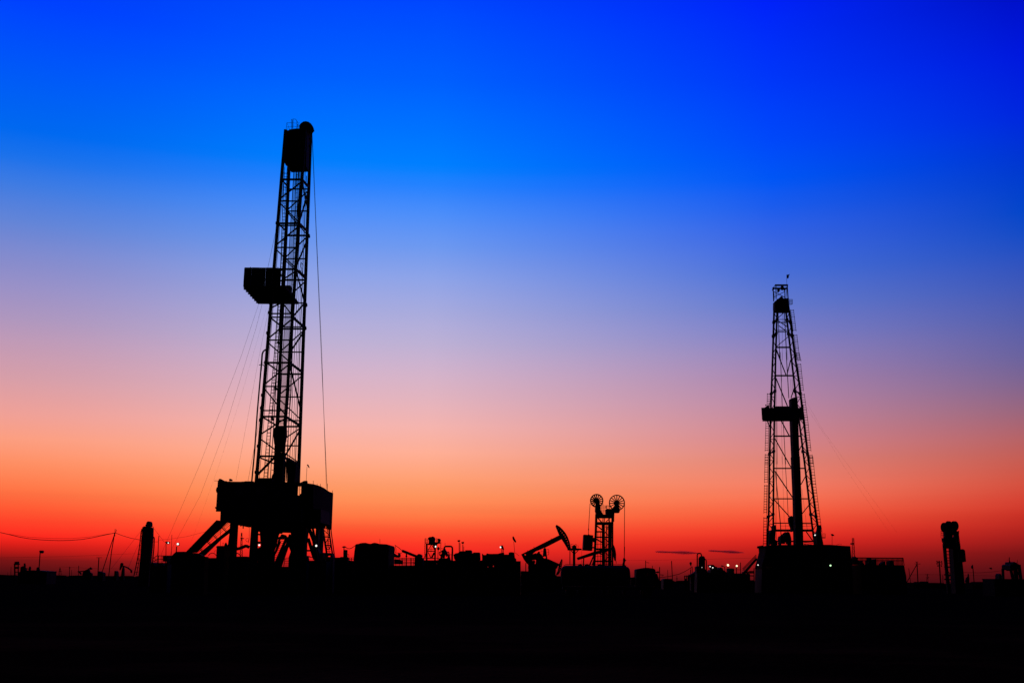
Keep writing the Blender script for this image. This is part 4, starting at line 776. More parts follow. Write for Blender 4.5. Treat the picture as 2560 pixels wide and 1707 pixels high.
T = Thing('wellhead', 'small wellhead valve where the long right belt of the wheel tower ends', 'wellhead', W2, (1645, 0), 146)
T.part('body', MB(W2, 146).p([(1620, 1140), (1625, 1100), (1632, 1080), (1635, 1030), (1650, 1015), (1675, 1060), (1660, 1080), (1655, 1110), (1665, 1145), (1665, 'g'), (1620, 'g')], .7)); T.part('polished_rod', MB(W2, 146).s([(1650, 1020), (1650, 1060)], 2)); T.part('handwheel', MB(W2, 146).b((1660, 1060), 1.8, 8).s([(1650, 1060), (1682, 1052)], 1))
# pumpjack crossing behind tower
T = Thing('pumpjack', 'pumpjack seen through the wheel tower, beam end at left and slotted head at right', 'pumpjack', W2, (1250, 0), 176)
T.part('walking_beam', MB(W2, 176).p([(948, 1018), (1195, 932), (1470, 870), (1480, 905), (1195, 985), (965, 1055)], .9), PAINT)
T.part('horsehead', MB(W2, 176).p([(1480, 820), (1500, 850), (1520, 900), (1532, 970), (1530, 1050), (1525, 1065), (1510, 1062), (1490, 1000), (1475, 950)], 1, holes=[[(x-5, y-5), (x+5, y-5), (x+5, y+5), (x-5, y+5)] for x, y in ((1497, 915), (1503, 943), (1508, 970), (1512, 997), (1514, 1024))]), PAINT)
T.part('bridle', MB(W2, 176).s([(1528, 1060), (1533, 1105)], 1.4), WIRE); T.part('samson_post', MB(W2, 176).p([(1050, 1030), (1065, 1030), (1060, 1075), (1055, 'g'), (1020, 'g')], 1.2)); T.part('samson_post', MB(W2, 176).q([(1215, 960), (1140, 1130), (1100, 'g')], 3.4))

# ------------------------------------------------------------------ tanker truck
T = Thing('tanker_truck', 'tanker truck with long rounded tank facing right below the wheel tower', 'truck', W2, (1500, 0), 122)
Yt = 122
zt_ = wp(W2, (1200, 1140), Yt).z; xL = wp(W2, (722, 1200), Yt).x; xR = wp(W2, (1752, 1200), Yt).x; zl = 1.15
m_ = MB(); n = 24; vs = []; fs = []; rings = [(0, .3), (.08, .72), (.25, .93), (.5, 1)]
prof = [(xL+d*.9, k) for d, k in rings] + [(xR-d*.9, k) for d, k in reversed(rings)]
zc_ = (zt_+zl)/2; rz = (zt_-zl)/2
for x, k in prof:
    for i in range(n):
        a = 2*math.pi*i/n; ca, sa = math.cos(a), math.sin(a)
        vs.append((x, Yt+1.25+1.25*k*math.copysign(abs(ca)**.7, ca), zc_+rz*k*math.copysign(abs(sa)**.75, sa)))
for j in range(len(prof)-1):
    for i in range(n): fs.append((j*n+i, j*n+(i+1) % n, (j+1)*n+(i+1) % n, (j+1)*n+i))
fs += [tuple(range(n)), tuple(range((len(prof)-1)*n, len(prof)*n))]
m_.face(vs, fs); m_.smooth = True; T.part('tank', m_, PAINT)
for i in range(4):
    x = lerp(xL, xR, .14+.24*i); T.part('tank_band', MB().box(x-.03, x+.03, Yt-.02, Yt+.03, zl+.5, zt_-.4))
T.part('top_walkway', MB(W2, Yt+1).s([(790, 1118), (1640, 1120)], 1.1, n=4).s([(790, 1118), (760, 1138)], 1, n=4).p([(780, 1134), (1680, 1132), (1680, 1150), (780, 1150)], .9))
for x in (1000, 1100, 1290): T.part('hatch', MB(W2, Yt+1.2).p([(x-30, 1140), (x-22, 1116), (x+10, 1108), (x+30, 1122), (x+34, 1140)], .6))
T.part('chassis', MB().box(xL+.2, wp(W2, (2110, 1200), Yt).x, Yt+.7, Yt+1.8, .75, 1.05))
T.part('chassis_step', MB(W2, Yt+.6).p([(1740, 1310), (1810, 1305), (1810, 1420), (1740, 1420)], 1.2))
T.part('fender', MB(W2, Yt+.1).p([(2110, 1250), (2145, 1330), (2190, 1365), (2190, 1460), (2080, 1470), (2080, 1260)], 2))
cb_ = T.part('cab', MB(W2, Yt+.1).p([(1795, 1440), (1795, 1200), (1808, 1186), (1850, 1180), (1950, 1165), (2000, 1168), (2085, 1180), (2105, 1200), (2115, 1270), (2130, 1330), (2150, 1370), (2150, 1440)], 2.2, holes=[[(1905, 1235), (1935, 1232), (1935, 1285), (1905, 1288)], [(1970, 1230), (2010, 1232), (2015, 1285), (1972, 1285)], [(2050, 1240), (2080, 1240), (2085, 1280), (2052, 1280)]]), PAINT)
T.part('window', MB(W2, Yt+1.5).p([(1895, 1225), (1945, 1225), (1945, 1295), (1895, 1295)], .02), PANE, parent=cb_); T.part('window', MB(W2, Yt+1.5).p([(1962, 1222), (2095, 1226), (2098, 1292), (1962, 1292)], .02), PANE, parent=cb_)
for x, z in ((xL+1.1, 0), (xL+2.4, 0), (wp(W2, (1990, 1300), Yt).x, 0)):
    for yy in (Yt+.05, Yt+2.15):
        wl = T.part('wheel', MB().seg(Vector((x, yy, .52)), Vector((x, yy+.3, .52)), .52, 20), mat('tyre_rubber', (.02, .02, .02), .9, .1) if 'tyre_rubber' not in bpy.data.materials else bpy.data.materials['tyre_rubber'])
        T.part('rim', MB().seg(Vector((x, yy-.02, .52)), Vector((x, yy+.32, .52)), .26, 12), parent=wl)
T.part('mirror', MB(W2, Yt+.2).p([(2120, 1225), (2155, 1215), (2162, 1235), (2135, 1245)], .2))

# ================================================================== gap between truck and second rig
for F, x, y, xb, Y, w_, lab, arm in ((W6, 92, 395, 92, 300, 1.9, 'pole with a short drooping arm behind the truck cab roof', ((105, 425), (150, 433))), (W6, 202, 478, 204, 330, 1.5, 'short pole above the right side of the truck cab', None),
        (W6, 320, 500, 318, 230, 2.1, 'thick short pole just right of the truck cab', None), (W6, 452, 550, 455, 420, 1.2, 'thinnest pole in the gap right of the truck', None), (W6, 515, 400, 535, 250, 2.0, 'tall leaning pole in the gap right of the truck', None), (W6, 602, 640, 602, 600, 1.2, 'tiny far pole right of the tall leaning pole', ((585, 690), (620, 690))),
        (W6, 1640, 425, 1648, 230, 1.9, 'tapering pole just right of the second lit ball lamp', None)):
    mb_ = MB(F, Y).s([(xb, 'g'), (x, y)], w_, n=6)
    if arm: mb_.s(arm, 1.2, n=4)
    solo('utility_pole', lab, 'utility pole', mb_, (xb, 'g'), WOOD)
solo('valve_cluster', 'small pipe and valve cluster on the thick short pole by the truck', 'valves', MB(W6, 230).p([(262, 575), (300, 570), (318, 590), (300, 600), (262, 592)], .5).s([(330, 625), (385, 632)], 1.4).s([(360, 640), (370, 650)], 1.2), (300, 585), ground=False)
solo('equipment_block', 'low flat topped block at the foot of the tall leaning pole', 'equipment', MB(W6, 240).p([(345, 705), (380, 690), (525, 695), (535, 'g'), (340, 'g')], 4), (440, 'g'), PAINT)
solo('overhead_cable', 'cable sagging from behind the truck up to the pipe column on the right', 'cable', MB(W6, 220).s([(280, 680), (400, 665), (520, 645), (640, 615), (740, 570), (845, 505)], 1.4, n=5), (560, 635), WIRE, ground=False)
solo('power_line', 'hair thin power line low in the sky between truck and second rig', 'cable', MB(W6, 480).s([(-350, 395), (800, 380), (1900, 352)], .3, n=4), (800, 380), WIRE, ground=False)
T = Thing('signal_post', 'post with a dark balloon shaped head left of the tall pipe column', 'post', W6, (845, 0), 190)
T.part('pole', MB(W6, 190).s([(838, 'g'), (832, 480), (832, 440)], 1).s([(852, 490), (860, 610)], 1.6).s([(825, 540), (825, 620)], 1.4)); T.part('head', MB(W6, 190).p([(808, 440), (812, 425), (828, 418), (845, 425), (848, 440), (836, 478), (828, 478)], .7))
T = Thing('pipe_rack', 'dark low rack of upright pipes in the gap left of the pipe column', 'pipe rack', W6, (770, 0), 215)
for x, y0 in ((730, 640), (762, 640), (800, 620), (745, 690), (785, 650)): T.part('pipe', MB(W6, 215).s([(x, y0), (x, 'g')], 2.6))
T.part('frame', MB(W6, 215).p([(720, 640), (800, 635), (870, 600), (930, 560), (930, 'g'), (820, 'g'), (815, 650), (720, 655)], 2))
T = Thing('pipe_column', 'dark upright vessel with an inverted U pipe over it, left of second rig', 'process column', W6, (1000, 0), 180)
T.part('vessel', MB(W6, 180).rev([(955, 1065, 700), (955, 1065, 360), (968, 1055, 335), (990, 1040, 322)]), PAINT); T.part('bend_pipe', MB(W6, 180).s([(935, 600), (935, 300), (945, 283), (965, 277), (990, 280), (1003, 300), (1006, 340)], 3.2, n=8)); T.part('bend_pipe', MB(W6, 180).s([(1060, 375), (1075, 378), (1084, 400), (1086, 480), (1085, 600)], 2.4, n=8))
T.part('base', MB(W6, 180).p([(895, 495), (925, 485), (940, 520), (1080, 540), (1100, 590), (1150, 600), (1150, 'g'), (880, 'g'), (900, 560)], 2.5))
lb = T.part('lamp', MB(W6, 179).s([(1010, 500), (1000, 540)], 1)); T.part('bulb', MB(W6, 178.6).b((1012, 507), 1.1), SLAMP, parent=lb)
T = Thing('piping_skid', 'cluttered skid with two small slanted lit lamps right of the pipe column', 'skid', W6, (1250, 0), 182)
T.part('body', MB(W6, 182).p([(1090, 590), (1140, 540), (1130, 500), (1100, 475), (1105, 462), (1150, 462), (1180, 490), (1220, 500), (1210, 540), (1250, 545), (1260, 515), (1280, 505), (1310, 515), (1325, 550), (1360, 570), (1400, 600), (1800, 610), (1800, 'g'), (1090, 'g')], 3, holes=[[(1095, 575), (1105, 545), (1125, 545), (1110, 575)]]))
for x, y in ((1145, 493), (1188, 511)): T.part('bulb', MB(W6, 181.6).b((x, y), 1.9, sz=.75), WLAMP)
T.part('box', MB(W6, 181).p([(1415, 530), (1425, 520), (1530, 522), (1540, 540), (1538, 'g'), (1415, 'g')], 2), PAINT); T.part('railing', MB(W6, 182).s([(1540, 543), (1640, 545)], .9).s([(1700, 572), (1860, 572)], .9).s([(1650, 620), (1860, 640)], 1).s([(1700, 590), (1860, 590)], 1))
T = Thing('street_lamp', 'crook necked unlit lamp between the skid and the two ball lamps', 'lamp post', W6, (1385, 0), 180); T.part('pole', MB(W6, 180).s([(1388, 'g'), (1385, 510), (1370, 490)], 1.8)); T.part('lamp_head', MB(W6, 180).p([(1320, 480), (1335, 473), (1365, 482), (1378, 492), (1340, 494)], .7))
T = Thing('lamp_post', 'larger glowing ball lamp above the square box, left of the second rig', 'lamp post', W6, (1437, 0), 180); T.part('pole', MB(W6, 180).s([(1437, 'g'), (1437, 490)], 1.2)); T.part('bulb', MB(W6, 179.8).b((1437, 470), 3.0), YLAMP)
T = Thing('lamp_post', 'smaller glowing ball lamp next to the tapering pole, left of the second rig', 'lamp post', W6, (1572, 0), 180); T.part('pole', MB(W6, 180).s([(1572, 'g'), (1575, 495)], 2)); T.part('bulb', MB(W6, 179.8).b((1580, 482), 2.5), YLAMP)

# ================================================================== SECOND RIG
YO, YI = 184.0, 190.0
T = Thing('drilling_rig', 'second drilling rig, a symmetrical open derrick with a flag on its crown', 'drilling rig', W5, (640, 0), 187)
def cv(F, p): return (F[0]+p[0]/F[2], F[1]+p[1]/F[2])
LO = [cv(W3, (622, 760)), cv(W3, (598, 1568)), cv(W4, (500, 450)), cv(W4, (488, 800)), cv(W4, (468, 1568)), cv(W5, (378, 650)), cv(W5, (358, 1030))]
LI = [cv(W3, (672, 765)), cv(W3, (645, 1568)), cv(W4, (548, 450)), cv(W4, (538, 800)), cv(W4, (528, 1568)), cv(W5, (430, 650)), cv(W5, (430, 1030))]
RI = [cv(W3, (815, 765)), cv(W3, (908, 1568)), cv(W4, (818, 450)), cv(W4, (862, 800)), cv(W4, (962, 1568)), cv(W5, (858, 650)), cv(W5, (908, 1030))]
RO = [cv(W3, (868, 760)), cv(W3, (972, 1568)), cv(W4, (888, 450)), cv(W4, (928, 800)), cv(W4, (1022, 1568)), cv(W5, (918, 650)), cv(W5, (975, 1030))]
def on(path, y, Y):
    for a, b in zip(path[:-1], path[1:]):
        if y <= b[1] or b is path[-1]: return (lerp(a[0], b[0], (y-a[1])/(b[1]-a[1])), y, Y)
for pth, Y, w_ in ((LO, YO, 4.2), (LI, YI, 4), (RI, YI, 4), (RO, YO, 4.6)): T.part('leg', MB(S, Y).q(pth, w_))
ys = [780+i*17.6 for i in range(33)]
for i in range(32):
    for a, b in ((LO, LI), (RO, RI)):
        p = on(a, ys[i], YO), on(b, ys[i+1], YI)
        if i % 2: p = on(b, ys[i], YI), on(a, ys[i+1], YO)
        T.part('lacing', MB(S, 187).q(p, 1.3))
        if i % 3 == 0: T.part('strut', MB(S, 187).q([on(a, ys[i], YO), on(b, ys[i]+2, YI)], 1.5))
for y in (cv(W3, (0, 1150))[1], cv(W4, (0, 560))[1], cv(W4, (0, 1400))[1], cv(W5, (0, 680))[1], cv(W3, (0, 925))[1]):
    for a, b in ((LO, LI), (RO, RI)):
        for pth, Y in ((a, YO), (b, YI)):
            p = on(pth, y + (4 if Y == YO else -2), Y); T.part('leg_joint', MB(S, Y).p([(p[0]-2.6, p[1]-4), (p[0]+2.6, p[1]-4), (p[0]+3.4, p[1]), (p[0]+2, p[1]+4), (p[0]-2, p[1]+4), (p[0]-3.4, p[1])], .5, dy=-.25))
        T.part('strut', MB(S, 187).q([on(a, y+3, YO), on(b, y-2, YI)], 3))
for F, y, w_ in ((W3, 905, 1.4), (W3, 953, 2.2), (W3, 1085, 2), (W3, 1110, 1.8), (W3, 1360, 3.6), (W4, 330, 3.6), (W4, 770, 3.4), (W4, 1175, 3.4), (W5, 140, 3), (W5, 490, 2.8), (W5, 770, 2.4), (W5, 855, 5.5), (W5, 980, 3.6)):
    yy = cv(F, (0, y))[1]; T.part('girt', MB(S, YI).q([on(LI, yy, YI), on(RI, yy, YI)], w_))
for F, a, b, w_ in ((W3, (785, 790), (675, 890), 2), (W3, (690, 925), (835, 1025), 1.8), (W3, (690, 1000), (800, 1080), 1.8), (W3, (860, 1180), (665, 1345), 1.8), (W3, (660, 1395), (730, 1580), 2.4), (W4, (575, 0), (700, 320), 2.2), (W4, (765, 110), (715, 310), 2.2), (W4, (560, 365), (720, 755), 2.4), (W4, (825, 470), (770, 640), 2.2),
        (W4, (625, 945), (745, 1170), 2.4), (W4, (920, 1300), (885, 1370), 2), (W4, (545, 1210), (745, 1568), 2.2), (W5, (560, 0), (635, 130), 2), (W5, (448, 170), (652, 475), 2.4), (W5, (805, 225), (750, 325), 2), (W5, (440, 500), (625, 705), 2.2), (W5, (855, 545), (760, 665), 2), (W5, (810, 870), (885, 975), 2.2)):
    T.part('diagonal_brace', MB(F, YI).q([a, b], w_))
for a, b, w_ in (((1945, 780), (1951, 900), 1.9), ((1961, 780), (1967, 900), 1.6)): pass
T.part('hanging_pipe', MB(W3, 188).s([(688, 775), (715, 1568)], 1.8).s([(790, 780), (830, 1568)], 2.2)); T.part('hanging_pipe', MB(W4, 188).s([(618, 0), (650, 780), (695, 1568)], 1.5).s([(702, 0), (740, 645)], 2))
for pts, w_ in (([(755, 780), (757, 1568)], .5), ([(770, 780), (778, 1000)], .5), ([(840, 1400), (850, 1568)], .5)): T.part('drilling_line', MB(W3, 188).s(pts, w_, n=4), WIRE)
for pts, w_ in (([(647, 0), (632, 780), (650, 1568)], .5), ([(765, 380), (772, 560)], .6), ([(785, 380), (800, 600)], .6), ([(570, 780), (575, 1568)], 1.5), ([(565, 400), (568, 780)], .6), ([(552, 780), (560, 1568)], .6)): T.part('drilling_line', MB(W4, 188).s(pts, w_, n=4), WIRE)
for pts, w_ in (([(563, 0), (588, 400), (602, 700)], 1.4), ([(472, 0), (460, 760), (466, 960)], 1.1), ([(530, 0), (545, 400), (556, 760)], .5), ([(455, 180), (475, 400), (510, 760), (520, 920)], 2.2), ([(760, 380), (820, 840)], .5), ([(350, 330), (355, 1020)], .8)): T.part('hose', MB(W5, 187).s(pts, w_, n=5), WIRE)
T.part('guide_mast', MB(W4, 186.5).p([(740, 650), (750, 640), (780, 642), (790, 632), (830, 632), (862, 642), (870, 940), (890, 1568), (775, 1568), (758, 1200), (748, 940)], 1.8)); T.part('guide_mast', MB(W5, 186.5).p([(634, 0), (738, 0), (750, 350), (772, 800), (776, 1040), (660, 1040), (655, 500)], 1.8))
T.part('monkeyboard', MB(W4, 182.5).p([(358, 775), (395, 752), (420, 735), (426, 778), (945, 780), (952, 840), (950, 900), (905, 930), (880, 945), (368, 945)], 2), PAINT)
T.part('monkeyboard_wall', MB(W4, 182.3).p([(358, 776), (418, 776), (424, 944), (368, 944)], .2), PAINT); T.part('monkeyboard_wall', MB(W4, 185).p([(925, 742), (945, 738), (952, 860), (935, 940), (900, 940), (905, 760)], 1), PAINT)
T.part('monkeyboard_post', MB(W4, 184).q([(465, 705), (465, 780)], 1.4)); T.part('monkeyboard_rail', MB(W4, 184).s([(560, 762), (740, 762)], 2).s([(415, 750), (420, 735)], 3))
T.part('knee_brace', MB(W4, 184).q([(430, 945), (485, 1080)], 2))
T.part('crown_block', MB(W3, 186.5).p([(603, 605), (645, 580), (650, 565), (690, 560), (862, 556), (864, 600), (875, 700), (885, 765), (850, 768), (605, 765), (600, 700)], 1.6), PAINT)
T.part('crown_sheave', MB(W3, 186).p([(688, 570), (690, 545), (710, 528), (738, 522), (760, 535), (772, 560), (772, 580), (690, 580)], 1.2, holes=[[(730, 562), (729, 550), (738, 550), (738, 562)]])); T.part('crown_sheave', MB(W3, 185).p([(738, 560), (775, 556), (775, 575), (742, 575)], 1))
for a, b, Y, w_ in (((607, 400), (615, 610), 184, 2.2), ((652, 345), (655, 570), 190, 2), ((797, 390), (797, 560), 184, 1.8), ((836, 345), (850, 560), 190, 2.4), ((830, 380), (815, 560), 187, 1.2), ((622, 470), (625, 580), 187, 1)): T.part('top_frame_post', MB(W3, Y).q([a, b], w_))
T.part('top_frame_beam', MB(W3, 190).q([(636, 347), (848, 347)], 4)); T.part('top_frame_beam', MB(W3, 184).q([(596, 397), (820, 400)], 4)); T.part('top_frame_beam', MB(W3, 187).q([(600, 395), (640, 350)], 1.6).q([(815, 402), (845, 355)], 1.8).q([(760, 350), (740, 395)], 5))
T.part('top_frame_brace', MB(W3, 184).q([(615, 450), (800, 545)], 1.4).q([(795, 450), (620, 540)], 1.4)); T.part('top_hoist', MB(W3, 186).p([(690, 395), (720, 395), (718, 440), (705, 450), (692, 440)], .8).p([(735, 360), (765, 352), (790, 390), (790, 410), (730, 405)], .8))
T.part('gusset', MB(W3, 184).p([(790, 405), (825, 405), (800, 430)], .5).p([(600, 405), (630, 405), (608, 430)], .5))
fl = T.part('flagpole', MB(W3, 187).s([(828, 340), (830, 170)], .9, n=5)); T.part('flag', MB(W3, 187).p([(828, 180), (848, 170), (864, 172), (868, 162), (876, 162), (874, 182), (866, 188), (862, 225), (848, 235), (838, 230), (831, 242)], .06), CANVAS, parent=fl)
m_ = MB(W3, 184)
for y in (578, 600, 625, 648): m_.s([(860, y), (925, y), (920, y+2)], 1.1, n=4)
for x in (878, 900, 922): m_.s([(x, 576), (x, 650)], 1.1, n=4)
m_.s([(860, 662), (905, 662), (925, 648)], 1.2, n=4); T.part('basket', m_)
for F, path, n in ((W3, [(915, 742), (958, 1100)], 20), (W3, [(970, 1150), (1018, 1568)], 24), (W4, [(862, 0), (890, 130)], 8), (W4, [(885, 160), (925, 545)], 24), (W4, [(935, 580), (985, 960), (1030, 1390)], 46), (W4, [(1045, 1432), (1055, 1568)], 8), (W5, [(868, 0), (905, 350), (955, 740), (975, 880)], 52),
        (W4, [(460, 575), (455, 770)], 12), (W4, [(440, 950), (428, 1390)], 26), (W4, [(430, 1422), (426, 1568)], 9), (W5, [(352, 0), (345, 310)], 22), (W5, [(345, 328), (338, 660)], 22), (W5, [(338, 700), (332, 1025)], 20)):
    ladder(T, F, path, 7.5, 183.5, max(4, n//2), cage=3.5, rw=1.1, railw=1.15)
T.part('block_and_swivel', MB(W5, 186).p([(600, 705), (620, 695), (640, 685), (662, 700), (662, 860), (640, 870), (632, 820), (610, 780), (598, 740)], 1.2)); T.part('railing', MB(W5, 187).s([(515, 802), (620, 802)], .7).s([(770, 805), (870, 805)], .7).s([(570, 780), (572, 840)], .8).s([(815, 780), (820, 840)], .8).s([(770, 780), (870, 785)], .7))
T.part('floor_machine', MB(W5, 186).p([(490, 1020), (480, 950), (490, 920), (515, 915), (530, 935), (560, 880), (590, 870), (612, 875), (625, 900), (640, 950), (640, 1020)], 2, holes=[[(480, 990), (498, 990), (498, 1004), (482, 1004)], [(545, 990), (600, 990), (602, 1006), (548, 1006)], [(576, 890), (583, 878), (586, 892), (578, 900)], [(590, 925), (600, 910), (604, 925), (596, 935)]]))
T.part('floor_machine', MB(W5, 184).p([(440, 1020), (440, 800), (458, 790), (462, 820), (455, 960), (480, 975), (480, 1020)], 2)); T.part('leg_base', MB(W5, 184).p([(360, 900), (350, 1030), (440, 1030), (430, 960), (445, 850), (390, 850)], 2, holes=[[(424, 1020), (428, 988), (438, 988), (436, 1022)]]))
T.part('leg_base', MB(W5, 184).p([(905, 900), (895, 1025), (1012, 1025), (990, 940), (975, 870), (978, 800), (960, 790), (945, 850)], 2)); T.part('side_basket', MB(W5, 184).s([(985, 892), (1028, 892), (1028, 940), (990, 940)], 1).s([(1000, 892), (1002, 935)], .8).s([(985, 915), (1028, 915)], .8).q([(985, 938), (1030, 938)], 2.4))
T.part('diagonal_brace', MB(W5, 187).q([(780, 990), (890, 1000)], 1.2).q([(500, 930), (570, 875)], 2.5)); T.part('railing', MB(W5, 184).s([(780, 1010), (840, 1015)], 1.2).s([(795, 1005), (795, 1030)], 2))
lb = T.part('lamp', MB(W5, 182.8).s([(900, 885), (912, 915)], 1.6)); T.part('bulb', MB(W5, 182.4).b((911, 908), 2.1, sz=.9), WLAMP, parent=lb)
lb = T.part('lamp', MB(W5, 182.8).q([(408, 470), (418, 484)], 1.2)); T.part('bulb', MB(W5, 182.2).b((413, 477), .9), SLAMP, parent=lb)
lb = T.part('lamp', MB(W4, 183).q([(930, 1160), (940, 1175)], 1.6)); T.part('bulb', MB(W4, 182.2).b((940, 1170), 1.0), SLAMP, parent=lb)
for pts in ([(975, 680, 186), (1240, 1130, 200), (1568, 1580, 214), (2250, 2520, 235)], [(975, 750, 186), (1300, 1250, 200), (1500, 1580, 210), (2130, 2500, 230)]): T.part('guy_wire', MB(W4, 186).s(pts, .22, n=4), WIRE)
# substructure
X0 = wp(W5, (250, 1035), 180).x
T.part('drill_floor', MB(W5, 180).p([(250, 1040), (285, 1030), (325, 1022), (500, 1020), (900, 1017), (1000, 1018), (1060, 1018), (1175, 1026), (1320, 1036), (1328, 1130), (1338, 1200), (1338, 1290), (210, 1290), (208, 1270), (240, 1160), (258, 1100), (255, 1070)], 5,
    holes=[[(262, 1262), (285, 1240), (340, 1258), (350, 1290), (349, 1289), (262, 1289)]]), CANVAS)
nw = 14
for i in range(nw):
    xa = lerp(1010, 1318, i/nw); xb = lerp(1010, 1318, (i+1)/nw)
    T.part('wall_panel', MB(W5, 179.7).p([(xa+.5, 1020+i), (xb-.5, 1021+i), (xb-.5, 1180), (xa+.5, 1180)], .15, dy=.02*(i % 2)), PAINT)
T.part('substructure_box', MB(W5, 180.5).p([(212, 1292), (1345, 1280), (1350, 'g'), (200, 'g')], 5)); T.part('post', MB(W5, 180).q([(300, 1240), (300, 1292)], 2).q([(240, 1262), (230, 1300)], 5))
T.part('canvas_flap', MB(W5, 179.8).p([(248, 1060), (250, 1036), (320, 1024), (318, 1060)], .3), CANVAS); T.part('rooftop_bar', MB(W5, 181).s([(1160, 1022), (1180, 1012), (1200, 1010), (1220, 1018)], .7).s([(830, 1022), (870, 1018)], 2))
ws = T.part('windsock', MB(W5, 181).s([(1108, 1022), (1108, 915)], 1, n=5).p([(1102, 900), (1112, 892), (1128, 900), (1140, 915), (1118, 918)], .4))
lb = T.part('lamp', MB(W5, 179.6).q([(1085, 1262), (1085, 1275)], 2)); T.part('bulb', MB(W5, 179.2).b((1089, 1258), 2.7, sz=.85), GLAMP, parent=lb)
lb = T.part('lamp', MB(W5, 179.6).q([(245, 1258), (245, 1280)], 2)); T.part('bulb', MB(W5, 179.2).b((254, 1252), 2, sz=.7), WLAMP, parent=lb)
stt = T.part('stair', MB(A6, 180).q([(1080, 420), (770, 770), (650, 880)], 5).q([(1060, 310), (660, 720)], 1.2).q([(1050, 370), (660, 770)], .8))
for i in range(20): T.part('baluster', MB(A6, 180).q([(lerp(1060, 670, i/19), lerp(310, 715, i/19)), (lerp(1070, 720, i/19), lerp(420, 790, i/19))], .8), parent=stt)
T.part('lower_landing', MB(A6, 181).q([(650, 830), (1010, 830)], 4).q([(840, 930), (1010, 930)], 1.6).q([(1000, 700), (1000, 1100)], 2).q([(820, 840), (820, 1100)], 4).q([(860, 790), (1000, 790)], 2))
T.part('lower_stair', MB(A6, 180.5).q([(900, 650), (640, 960), (560, 1100)], 3).q([(720, 880), (640, 1000)], 2)); T.part('lower_deck', MB(A6, 181).p([(500, 850), (660, 860), (640, 1060), (1010, 1050), (1010, 'g'), (500, 'g')], 2))
# pipe racks beyond
T = Thing('pipe_railing', 'long dark tank platform with an open rail grid on top, right of second rig', 'platform', W7, (600, 0), 178)
T.part('body', MB(W7, 178).p([(235, 640), (880, 648), (895, 720), (910, 780), (915, 'g'), (235, 'g')], 5), PAINT)
m_ = MB(W7, 178).s([(290, 556), (870, 560)], 2.2).s([(290, 592), (870, 592)], 1.6).s([(870, 556), (884, 650)], 2)
T.part('top_rail', m_)
for i in range(38): x = 300+i*15.2; T.part('rail_post', MB(W7, 178).s([(x, 556), (x+1, 648)], 2.0, n=4))
for poly in ([(320, 648), (335, 600), (350, 590), (370, 620), (400, 650)], [(440, 650), (450, 600), (460, 560), (480, 560), (490, 600), (500, 650)], [(560, 650), (600, 620), (640, 600), (660, 650)], [(700, 650), (710, 600), (750, 590), (760, 650)], [(505, 650), (520, 575), (540, 570), (545, 650)], [(240, 640), (240, 560), (262, 540), (300, 560), (330, 600), (330, 640)]): T.part('machine_housing', MB(W7, 180).p(poly, 1.6))

# ================================================================== RIGHT EDGE
T = Thing('utility_pole', 'utility pole propped by a long slanted stay, right of the rail grid', 'utility pole', W7, (1045, 0), 330)
T.part('pole', MB(W7, 330).s([(1052, 'g'), (1040, 605)], 2.6), WOOD); T.part('stay', MB(W7, 330).s([(1038, 640), (915, 860), (905, 'g')], 2), WOOD); T.part('crossarm', MB(W7, 330).s([(1010, 630), (1085, 632)], 1.1).s([(1020, 606), (1055, 606)], 1).s([(1028, 655), (1060, 655)], .8), WOOD)
solo('utility_pole', 'thin leaning pole just right of the rail grid', 'utility pole', MB(W7, 300).s([(968, 'g'), (940, 685)], 1.4), (968, 'g'), WOOD)
T = Thing('floodlight_mast', 'mast with two clusters of round floodlights left of the leaning wheel tower', 'floodlight mast', A8, (190, 0), 260)
T.part('pole', MB(A8, 260).s([(190, 'g'), (155, 965)], 3.4))
for x, y in ((108, 978), (108, 1030), (130, 1080), (210, 985), (215, 1030), (205, 1080), (128, 1005)): T.part('floodlight_head', MB(A8, 260).b((x, y), 2.0, 8, sy=.5))
T.part('bracket', MB(A8, 260).s([(100, 1000), (220, 1000)], 1).s([(110, 1055), (210, 1055)], 1))
T = Thing('pumping_tower', 'leaning pumping tower at right with three wheels seen nearly edge on', 'pumping tower', A8, (480, 0), 200)
for c_, rx, ry in (((278, 245), 58, 105), ((365, 210), 52, 104), ((490, 210), 56, 104)):
    m0 = MB(A8, 200); cc = m0.pt(c_); rx_ = rx/A8[2]*200/FPX; rz_ = ry/A8[2]*200/FPX
    # wheel whose axle lies nearly across the view
    th = .2; tw = math.acos(min(1, (rx_-th)/rz_)); tw = math.pi/2-tw; ax = Vector((math.cos(tw), math.sin(tw), 0)); pl = Vector((-math.sin(tw), math.cos(tw), 0))
    vs = []; fs = []; n = 28
    for i in range(n):
        a = 2*math.pi*i/n; d = pl*math.cos(a) + Vector((0, 0, 1))*math.sin(a)
        for rr, o in ((rz_, -th), (rz_, th), (rz_*.8, th), (rz_*.8, -th)): vs.append(cc + d*rr + ax*o)
    for i in range(n):
        j = (i+1) % n
        for k in range(4): fs.append((i*4+k, j*4+k, j*4+(k+1) % 4, i*4+(k+1) % 4))
    W_ = T.part('wheel', MB(A8, 200).face(vs, fs))
    T.part('hub', MB().seg(cc-ax*.4, cc+ax*.4, rz_*.3, 12), parent=W_)
    for k in range(12):
        a = 2*math.pi*k/12+.1; d = pl*math.cos(a) + Vector((0, 0, 1))*math.sin(a); T.part('spoke', MB().seg(cc, cc+d*rz_*.85, .16, sq=True), parent=W_)
